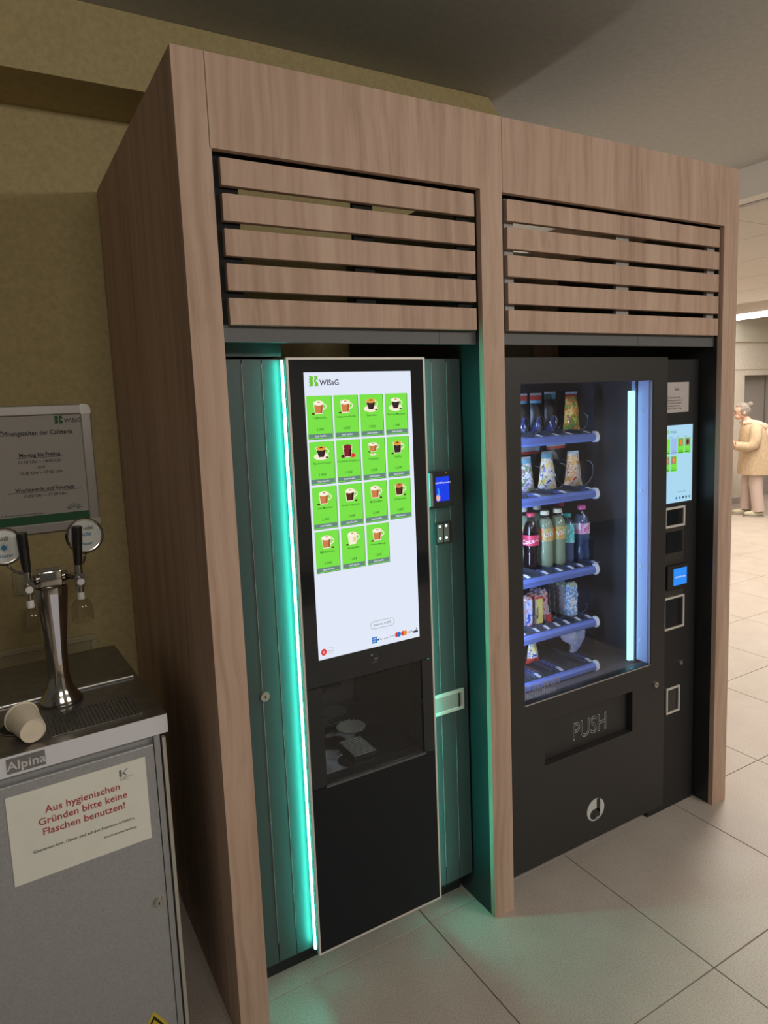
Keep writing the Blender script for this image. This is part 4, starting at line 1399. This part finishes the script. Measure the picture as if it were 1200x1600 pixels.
def sign_disc(cx, cy, cz, ax, words, burst):
    d_ = Vector((0.03, -1, 0.10)).normalized()
    g = G()
    g.lathe_ax((cx, cy, cz), d_, [(0.030, -0.006), (0.0445, -0.006), (0.0475, -0.002), (0.0475, 0.003), (0.0445, 0.0055), (0.0410, 0.004)], CHROME, 32)
    o_ = L(g, 'tap_sign', tow, 40)
    g = G().lathe_ax((cx, cy, cz), d_, [(0.0405, 0.0042), (0.0405, 0.0052)], mat('sign_disc_white', (0.60, 0.60, 0.56, 1), 0.4), 32)
    g.build('sign_face', o_, local=True)
    g = G()
    yy_ = cy - 0.0072

    def on(z_):
        return yy_ - 0.0 - (0.10 * 0.0) - 0.0 + (cz - z_) * -0.10
    for s__, zz, sz, mm in words:
        vs, fs = text_geo(s__, sz, 0.006)
        mid = (min(v[0] for v in vs) + max(v[0] for v in vs)) / 2
        g.add([(cx + v[0] - mid, yy_ + (zz + v[1]) * 0.10, cz + zz + v[1]) for v in vs], fs, mm)
    if burst:
        for k in range(12):
            a_ = 2 * PI * k / 12
            r1_ = 0.014 if k % 2 else 0.0105
            p_ = [(0.0035 * math.cos(a_ - 0.3), 0.0035 * math.sin(a_ - 0.3)), (r1_ * math.cos(a_), r1_ * math.sin(a_)), (0.0035 * math.cos(a_ + 0.3), 0.0035 * math.sin(a_ + 0.3))]
            g.poly([(cx + u_, yy_ + (v_ - 0.002) * 0.10, cz - 0.002 + v_) for u_, v_ in p_], BLUEINK)
        g.poly([(cx + 0.006 * math.cos(2 * PI * k / 12), yy_ - 0.0003 + (0.006 * math.sin(2 * PI * k / 12) - 0.002) * 0.10, cz - 0.002 + 0.006 * math.sin(2 * PI * k / 12)) for k in range(12)], BLUEINK)
    g.build('sign_print', o_, local=True)
    g = G()
    g.tube([(ax[0], ax[1], ax[2]), (ax[0] + (cx - ax[0]) * 0.6, ax[1] + 0.004, ax[2] + 0.012), (cx, cy + 0.007, cz - 0.044)], 0.0035, CHROME, 8)
    L(g, 'sign_arm', tow, 60)


aR = tap(1, 0.066, 'right')
aL = tap(-1, -0.053, 'left')
sign_disc(TXc + 0.094, TYc - 0.012, HT + 0.443, (aR[0], aR[1] + 0.016, aR[2] + 0.020), [('Sprudel', 0.016, 0.0155, GREYINK), ('leicht', 0.000, 0.0150, BLUEINK), ('Wasser', -0.024, 0.0110, BLUEINK)], False)
sign_disc(TXc - 0.096, TYc - 0.012, HT + 0.441, (aL[0], aL[1] + 0.016, aL[2] + 0.020), [('Still', 0.015, 0.0165, GREYINK), ('Wasser', -0.026, 0.0125, BLUEINK)], True)

# ---- paper taped to the cabinet door
nt_ = thing('hygiene_notice', 'paper notice with red lettering taped to the front of the steel cabinet', 'notice', (-0.101, 0.112, 0), ROT)
nx0, nx1, nz0, nz1 = -0.372, -0.060, 0.598, 0.818
g = G().box(nx0, nx1, 0.0100, 0.0114, nz0, nz1, PAPER)
g.build('sheet', nt_, local=True)
g = G()
yn = 0.0093
xc = (nx0 + nx1) / 2
for q, s_ in enumerate(('Aus hygienischen', 'Gründen bitte keine', 'Flaschen benutzen!')):
    g.text(s_, 0.0245, xc + 0.006, yn, 0.754 - 0.0265 * q, REDINK, bold=0.012)
g.text('Glaskannen bzw. Gläser sind auf den Stationen erhältlich.', 0.0100, xc + 0.004, yn, 0.664, INK, bold=0.006)
g.text('Ihre Küchenverwaltung', 0.0082, nx1 - 0.035, yn, 0.640, INK, 'r', 0.006)
lx, lz = nx1 - 0.052, 0.785
g.rect(lx - 0.012, lx - 0.006, lz, lz + 0.018, yn, GREYINK)
g.flat([(lx - 0.005, lz + 0.008), (lx + 0.006, lz + 0.018), (lx + 0.009, lz + 0.018), (lx - 0.003, lz + 0.007)], yn, GREYINK)
g.flat([(lx - 0.005, lz + 0.008), (lx - 0.002, lz + 0.009), (lx + 0.007, lz), (lx + 0.003, lz)], yn, GREYINK)
g.rect(lx - 0.012, lx + 0.022, lz - 0.004, lz - 0.003, yn, GREYINK)
g.text('Klinikum', 0.006, lx - 0.012, yn, lz - 0.010, GREYINK, 'l')
g.build('lettering', nt_, local=True)['kind'] = 'stuff'

# ---- paper cup tipped into the waste hole
cup = thing('paper_cup', 'beige paper cup lying on its side by the round hole of the steel top', 'cup', (-0.41, 0.17, HT))
cax = Vector((0.022, -0.086, -0.0095)).normalized()
cb0 = Vector((-0.422, 0.211, 0.9600))
g = G().lathe_ax(cb0, cax, [(0.0385, 0.0), (0.0395, 0.002), (0.0385, 0.005), (0.0365, 0.006), (0.0290, 0.080), (0.0285, 0.084), (0.0262, 0.084), (0.0260, 0.0815)], CUPPAPER, 28)
cpw = g.build('cup_wall', cup, 35)
g = G()
a_ = cax.orthogonal().normalized()
b_ = cax.cross(a_)
for k in range(3):
    hh_ = 0.034 + 0.013 * k
    r_ = 0.0366 - (0.0366 - 0.0290) * (hh_ - 0.006) / 0.074 + 0.0006
    pts = [cb0 + cax * (hh_ + 0.002 * math.sin(9 * t)) + a_ * (r_ * math.cos(t)) + b_ * (r_ * math.sin(t)) for t in [0.2 + 0.9 * k + 0.10 * i for i in range(9)]]
    g.tube(pts, 0.0012, GREYINK, 4)
g.build('cup_print', cpw)

# ================================================================== ON THE LEFT WALL
sg = thing('opening_hours_sign', 'framed opening hours poster on the olive wall above the taps', 'sign', (-0.27, 1.14, 1.25))
WY = 1.1415
fx0, fx1, fz0, fz1 = -0.455, -0.090, 1.262, 1.722
g = G()
g.box(fx0 + 0.03, fx1 - 0.03, WY - 0.016, WY - 0.001, fz1 - 0.036, fz1, mat('satin_aluminium', (0.42, 0.39, 0.36, 1), 0.4, 0.5), 0.004)
g.box(fx0 + 0.03, fx1 - 0.03, WY - 0.016, WY - 0.001, fz0, fz0 + 0.036, mat('satin_aluminium'), 0.004)
g.box(fx0, fx0 + 0.036, WY - 0.016, WY - 0.001, fz0 + 0.03, fz1 - 0.03, mat('satin_aluminium'), 0.004)
g.box(fx1 - 0.036, fx1, WY - 0.016, WY - 0.001, fz0 + 0.03, fz1 - 0.03, mat('satin_aluminium'), 0.004)
g.build('frame', sg)
for cx_, cz_, sx_, sz_ in ((fx0, fz0, 1, 1), (fx1, fz0, -1, 1), (fx0, fz1, 1, -1), (fx1, fz1, -1, -1)):
    pts = [(cx_ + sx_ * 0.036, cz_ + sz_ * 0.036), (cx_ + sx_ * 0.036, cz_)]
    pts = [(cx_ + sx_ * 0.036, cz_)] + [(cx_ + sx_ * (0.022 - 0.022 * math.sin(t)), cz_ + sz_ * (0.022 - 0.022 * math.cos(t))) for t in [PI / 2 * i / 6 for i in range(7)]] + [(cx_, cz_ + sz_ * 0.036), (cx_ + sx_ * 0.036, cz_ + sz_ * 0.036)]
    lab(G().prism_y(pts, WY - 0.0175, WY - 0.001, mat('pale_corner', (0.62, 0.58, 0.54, 1), 0.35, 0.4)).build('frame_corner', sg), 'rounded pale corner piece')
ps_ = G().box(fx0 + 0.030, fx1 - 0.030, WY - 0.008, WY - 0.002, fz0 + 0.030, fz1 - 0.030, SIGNPAPER).build('poster', sg)
g = G()
yy = WY - 0.0088
xc = (fx0 + fx1) / 2
g.text('Öffnungszeiten der Cafeteria', 0.0235, xc - 0.002, yy, 1.617, INK, bold=0.014, sx=0.86)
g.text('Montag bis Freitag', 0.0200, xc + 0.002, yy, 1.540, INK, bold=0.018, sx=0.9)
g.text('11:30 Uhr – 14:00 Uhr', 0.0155, xc + 0.002, yy, 1.517, INK, bold=0.006)
g.text('und', 0.0155, xc + 0.002, yy, 1.497, INK, bold=0.006)
g.text('15:00 Uhr – 17:00 Uhr', 0.0155, xc + 0.002, yy, 1.477, INK, bold=0.006)
g.text('Wochenende und Feiertage', 0.0190, xc + 0.008, yy, 1.417, INK, bold=0.014, sx=0.9)
g.text('15:00 Uhr – 17:00 Uhr', 0.0155, xc + 0.008, yy, 1.395, INK, bold=0.006)
g.rect(xc - 0.072, xc + 0.078, 1.5355, 1.537, yy, INK)
g.rect(xc - 0.112, xc + 0.128, 1.4125, 1.414, yy, INK)
g.text('i. A. Berliner Unternehmensgruppe', 0.0100, fx0 + 0.036, yy, 1.332, INK, 'l')
g.rect(fx0 + 0.031, fx1 - 0.031, 1.297, 1.328, yy + 0.0003, GREENINK)
for k in range(7):
    a_ = 0.4 + 0.38 * k
    g.tube([(fx1 - 0.085 + 0.012 * math.cos(a_), yy, 1.335 + 0.010 * math.sin(a_)), (fx1 - 0.085 + 0.030 * math.cos(a_), yy, 1.335 + 0.026 * math.sin(a_))], 0.0016, GREYINK, 4)
wisag_mark(g, fx1 - 0.124, 1.654, 0.028, yy, GREENINK)
g.text('WISaG', 0.0225, fx1 - 0.092, yy, 1.657, INK, 'l', 0.004, 0.9)
g.build('poster_print', ps_)['kind'] = 'stuff'

so = thing('wall_switch_plate', 'plain olive switch plate on the wall behind the left tap', 'wall plate', (-0.34, 1.141, 1.08))
G().box(-0.399, -0.318, WY - 0.012, WY - 0.0005, 1.045, 1.128, mat('olive_plastic', (0.40, 0.34, 0.20, 1), 0.5), 0.003).build('plate', so)
G().box(-0.390, -0.327, WY - 0.015, WY - 0.0121, 1.054, 1.119, mat('olive_plastic'), 0.002).build('rocker', so)
wp = thing('access_panel', 'framed olive access panel low on the wall behind the steel cabinet', 'wall panel', (-0.4, 1.141, 0.5))
G().frame_y(-0.82, -0.140, 0.16, 0.853, 0.022, WY - 0.014, WY - 0.0005, mat('olive_panel_frame', (0.42, 0.36, 0.22, 1), 0.5), 0.003).build('frame', wp)
G().box(-0.797, -0.163, WY - 0.006, WY - 0.0005, 0.183, 0.830, mat('olive_panel', (0.34, 0.29, 0.17, 1), 0.6)).build('panel', wp)

# ================================================================== THE WOMAN IN THE HALL
SKIN = mat('skin', (0.60, 0.37, 0.28, 1), 0.55)
CARD = noise_mat('beige_knit', [(0.35, (0.46, 0.345, 0.23, 1)), (0.65, (0.54, 0.415, 0.285, 1))], (60, 60, 20), 1.0, 2, 0.9, 0.1, bmp=0.3)
HOOD = noise_mat('pale_knit', [(0.35, (0.66, 0.50, 0.38, 1)), (0.65, (0.72, 0.56, 0.43, 1))], (50, 50, 50), 1.0, 2, 0.9, 0.1)
TROUSER = mat('pale_pink_trousers', (0.55, 0.44, 0.40, 1), 0.85)
SHOE = mat('pale_shoes', (0.50, 0.46, 0.34, 1), 0.6)
HAIR = noise_mat('grey_hair', [(0.35, (0.16, 0.135, 0.12, 1)), (0.65, (0.32, 0.28, 0.25, 1))], (60, 60, 60), 1.0, 3, 0.7, 0.2)
HEAD = math.radians(141)
woman = thing('person', 'woman in a long beige hooded cardigan, grey hair in a bun, facing left', 'person', (8.29, 3.72, 0), HEAD)


def skin_body(name, pts, edges, mt, parent, sub=2):
    me = bpy.data.meshes.new(name)
    me.from_pydata([p[:3] for p in pts], edges, [])
    o = bpy.data.objects.new(name, me)
    COL.objects.link(o)
    o.parent = parent
    me.materials.append(mt)
    md = o.modifiers.new('skin', 'SKIN')
    md.use_smooth_shade = True
    sk = me.skin_vertices[0].data
    for i, p in enumerate(pts):
        rx = p[3]
        ry = p[4] if len(p) > 4 else p[3]
        sk[i].radius = (rx, ry)
        sk[i].use_root = (i == 0)
    sb = o.modifiers.new('sub', 'SUBSURF')
    sb.levels = sb.render_levels = sub
    return o


# figure looks along its own +x, left side +y
body = skin_body('body', [
    (0, 0, 0.80, 0.12, 0.14), (0.02, 0, 0.98, 0.11, 0.13), (0.05, 0, 1.12, 0.10, 0.14), (0.085, 0, 1.22, 0.065, 0.08), (0.12, 0, 1.275, 0.045), (0.15, 0, 1.33, 0.06),
    (0, 0.09, 0.72, 0.085), (0.015, 0.095, 0.42, 0.055), (-0.02, 0.10, 0.09, 0.036), (0.09, 0.10, 0.035, 0.03),
    (0, -0.09, 0.72, 0.085), (0.055, -0.095, 0.42, 0.055), (0.06, -0.10, 0.09, 0.036), (0.17, -0.10, 0.035, 0.03),
    (0.06, 0.165, 1.16, 0.055), (0.08, 0.19, 0.93, 0.042), (0.26, 0.16, 0.93, 0.032), (0.32, 0.15, 0.95, 0.028),
    (0.06, -0.165, 1.16, 0.055), (0.08, -0.19, 0.93, 0.042), (0.26, -0.12, 0.93, 0.032), (0.32, -0.10, 0.95, 0.028)],
    [(0, 1), (1, 2), (2, 3), (3, 4), (4, 5), (0, 6), (6, 7), (7, 8), (8, 9), (0, 10), (10, 11), (11, 12), (12, 13), (3, 14), (14, 15), (15, 16), (16, 17), (3, 18), (18, 19), (19, 20), (20, 21)], SKIN, woman)
# hands
for sy in (1, -1):
    hx_, hy_, hz_ = (0.32, 0.15 if sy > 0 else -0.10, 0.95)
    pts = [(hx_ - 0.02, hy_, hz_, 0.022), (hx_ + 0.055, hy_, hz_ + 0.005, 0.024)]
    ed = [(0, 1)]
    for q in range(4):
        i0 = len(pts)
        yq = hy_ + (q - 1.5) * 0.018
        ln = (0.062, 0.072, 0.068, 0.052)[q]
        pts += [(hx_ + 0.065, yq, hz_ + 0.006, 0.009), (hx_ + 0.065 + ln * 0.5, yq, hz_ + 0.004, 0.0085), (hx_ + 0.065 + ln * 0.85, yq, hz_ - 0.014, 0.0075)]
        ed += [(1, i0), (i0, i0 + 1), (i0 + 1, i0 + 2)]
    i0 = len(pts)
    pts += [(hx_ + 0.02, hy_ - sy * 0.03, hz_ + 0.01, 0.010), (hx_ + 0.055, hy_ - sy * 0.046, hz_ + 0.012, 0.0085)]
    ed += [(0, i0), (i0, i0 + 1)]
    skin_body('hand', pts, ed, SKIN, woman, 1)
# head
HCx, HCz = 0.175, 1.385


def ellipsoid(g, c, r, mt, n=16, mm=10, cut=None):
    vs, fs = [], []
    for j in range(mm + 1):
        ph = PI * j / mm
        for i in range(n):
            th = 2 * PI * i / n
            vs.append((c[0] + r[0] * math.sin(ph) * math.cos(th), c[1] + r[1] * math.sin(ph) * math.sin(th), c[2] + r[2] * math.cos(ph)))
    for j in range(mm):
        for i in range(n):
            q = (j * n + i, (j + 1) * n + i, (j + 1) * n + (i + 1) % n, j * n + (i + 1) % n)
            if cut is None or cut(sum(vs[a][0] for a in q) / 4 - c[0], sum(vs[a][2] for a in q) / 4 - c[2]):
                fs.append(q)
    return g.add(vs, fs, mt)


g = G()
ellipsoid(g, (HCx, 0, HCz), (0.092, 0.072, 0.105), SKIN)
ellipsoid(g, (HCx + 0.045, 0, HCz - 0.062), (0.048, 0.046, 0.045), SKIN)
ellipsoid(g, (HCx + 0.097, 0, HCz - 0.020), (0.018, 0.012, 0.022), SKIN, 10, 6)
for sy in (1, -1):
    ellipsoid(g, (HCx - 0.005, sy * 0.072, HCz - 0.015), (0.018, 0.009, 0.030), SKIN, 10, 6)
    ellipsoid(g, (HCx + 0.078, sy * 0.030, HCz + 0.004), (0.010, 0.012, 0.009), WHITEPLASTIC, 8, 6)
    ellipsoid(g, (HCx + 0.085, sy * 0.030, HCz + 0.004), (0.006, 0.006, 0.006), INK, 8, 6)
ellipsoid(g, (HCx + 0.086, 0, HCz - 0.060), (0.008, 0.022, 0.006), mat('lips', (0.42, 0.17, 0.15, 1), 0.5), 10, 6)
hd_ = g.build('head', woman, 60, local=True)
g = G()
ellipsoid(g, (HCx - 0.008, 0, HCz + 0.012), (0.100, 0.080, 0.106), HAIR, 18, 12, cut=lambda x, z: not (x > 0.035 and z < 0.045) and z > -0.07)
ellipsoid(g, (HCx - 0.098, 0, HCz + 0.088), (0.036, 0.034, 0.036), HAIR, 12, 8)
ellipsoid(g, (HCx - 0.070, 0, HCz + 0.062), (0.030, 0.022, 0.030), HAIR, 10, 6)
g.build('hair', woman, 60, local=True)
g = G()
for sy in (1, -1):
    g.tube([(HCx + 0.102, sy * 0.032 + 0.021 * math.cos(t), HCz + 0.002 + 0.018 * math.sin(t)) for t in [2 * PI * i / 14 for i in range(15)]], 0.003, INK, 5)
    g.tube([(HCx + 0.102, sy * 0.052, HCz + 0.008), (HCx + 0.04, sy * 0.074, HCz + 0.010), (HCx - 0.005, sy * 0.078, HCz + 0.004)], 0.0025, INK, 5)
g.tube([(HCx + 0.102, -0.012, HCz + 0.004), (HCx + 0.104, 0.012, HCz + 0.004)], 0.0025, INK, 5)
g.build('glasses', woman, 60, local=True)
# cardigan: a swept shell with sleeves
g = G()
rows = [(0.56, 0.00, 0.205, 0.225), (0.62, 0.00, 0.205, 0.225), (0.75, 0.00, 0.195, 0.215), (0.90, 0.01, 0.185, 0.205), (1.02, 0.02, 0.172, 0.195), (1.12, 0.035, 0.152, 0.195), (1.19, 0.055, 0.122, 0.165), (1.235, 0.075, 0.085, 0.11), (1.265, 0.095, 0.062, 0.065)]
n = 28
vs = []
for j, (z, cx_, rx, ry) in enumerate(rows):
    for i in range(n):
        t = 2 * PI * i / n
        rip = 1 + (0.035 * math.sin(7 * t) if j < 4 else 0.01 * math.sin(5 * t)) * (1 - j / 12)
        vs.append((cx_ + rx * rip * math.cos(t), ry * rip * math.sin(t), z))
fs = [(j * n + i, j * n + (i + 1) % n, (j + 1) * n + (i + 1) % n, (j + 1) * n + i) for j in range(len(rows) - 1) for i in range(n)]
fs.append(tuple(range(n - 1, -1, -1)))
g.add(vs, fs, CARD)
for sy in (1, -1):
    yh = 0.155 if sy > 0 else -0.11
    g.tube([(0.05, sy * 0.10, 1.20), (0.055, sy * 0.165, 1.155), (0.065, sy * 0.192, 1.05), (0.085, sy * 0.20, 0.95), (0.15, (sy * 0.20 + yh) / 2 + 0 * sy, 0.925), (0.30, yh, 0.945)], [0.055, 0.074, 0.072, 0.072, 0.066, 0.055], CARD, 12)
lab(g.build('cardigan', woman, 70, local=True), 'long beige knitted cardigan')
g = G()
g.tube([(0.17, 0.055, 1.235), (0.10, 0.098, 1.245), (0.02, 0.10, 1.225), (-0.075, 0.06, 1.175), (-0.115, 0, 1.14), (-0.075, -0.06, 1.175), (0.02, -0.10, 1.225), (0.10, -0.098, 1.245), (0.17, -0.055, 1.235)], [0.022, 0.032, 0.042, 0.055, 0.062, 0.055, 0.042, 0.032, 0.022], HOOD, 10)
ellipsoid(g, (-0.115, 0, 1.10), (0.062, 0.10, 0.095), HOOD, 14, 10)
lab(g.build('hood', woman, 70, local=True), 'paler hood lying on the back')
for sy, kx, ax_ in ((1, 0.015, -0.02), (-1, 0.055, 0.06)):
    g = G()
    g.tube([(0, sy * 0.09, 0.80), (0.005, sy * 0.092, 0.62), (kx, sy * 0.095, 0.42), ((kx + ax_) / 2, sy * 0.098, 0.24), (ax_, sy * 0.10, 0.075)], [0.105, 0.098, 0.082, 0.076, 0.078], TROUSER, 14)
    g.build('trouser_leg', woman, 60, local=True)
    g = G()
    ellipsoid(g, (ax_ + 0.055, sy * 0.10, 0.040), (0.128, 0.046, 0.040), SHOE, 16, 8)
    g.box(ax_ - 0.070, ax_ + 0.180, sy * 0.10 - 0.040, sy * 0.10 + 0.040, 0.0, 0.016, mat('shoe_sole', (0.30, 0.28, 0.24, 1), 0.7), 0.006)
    g.build('shoe', woman, 60, local=True)
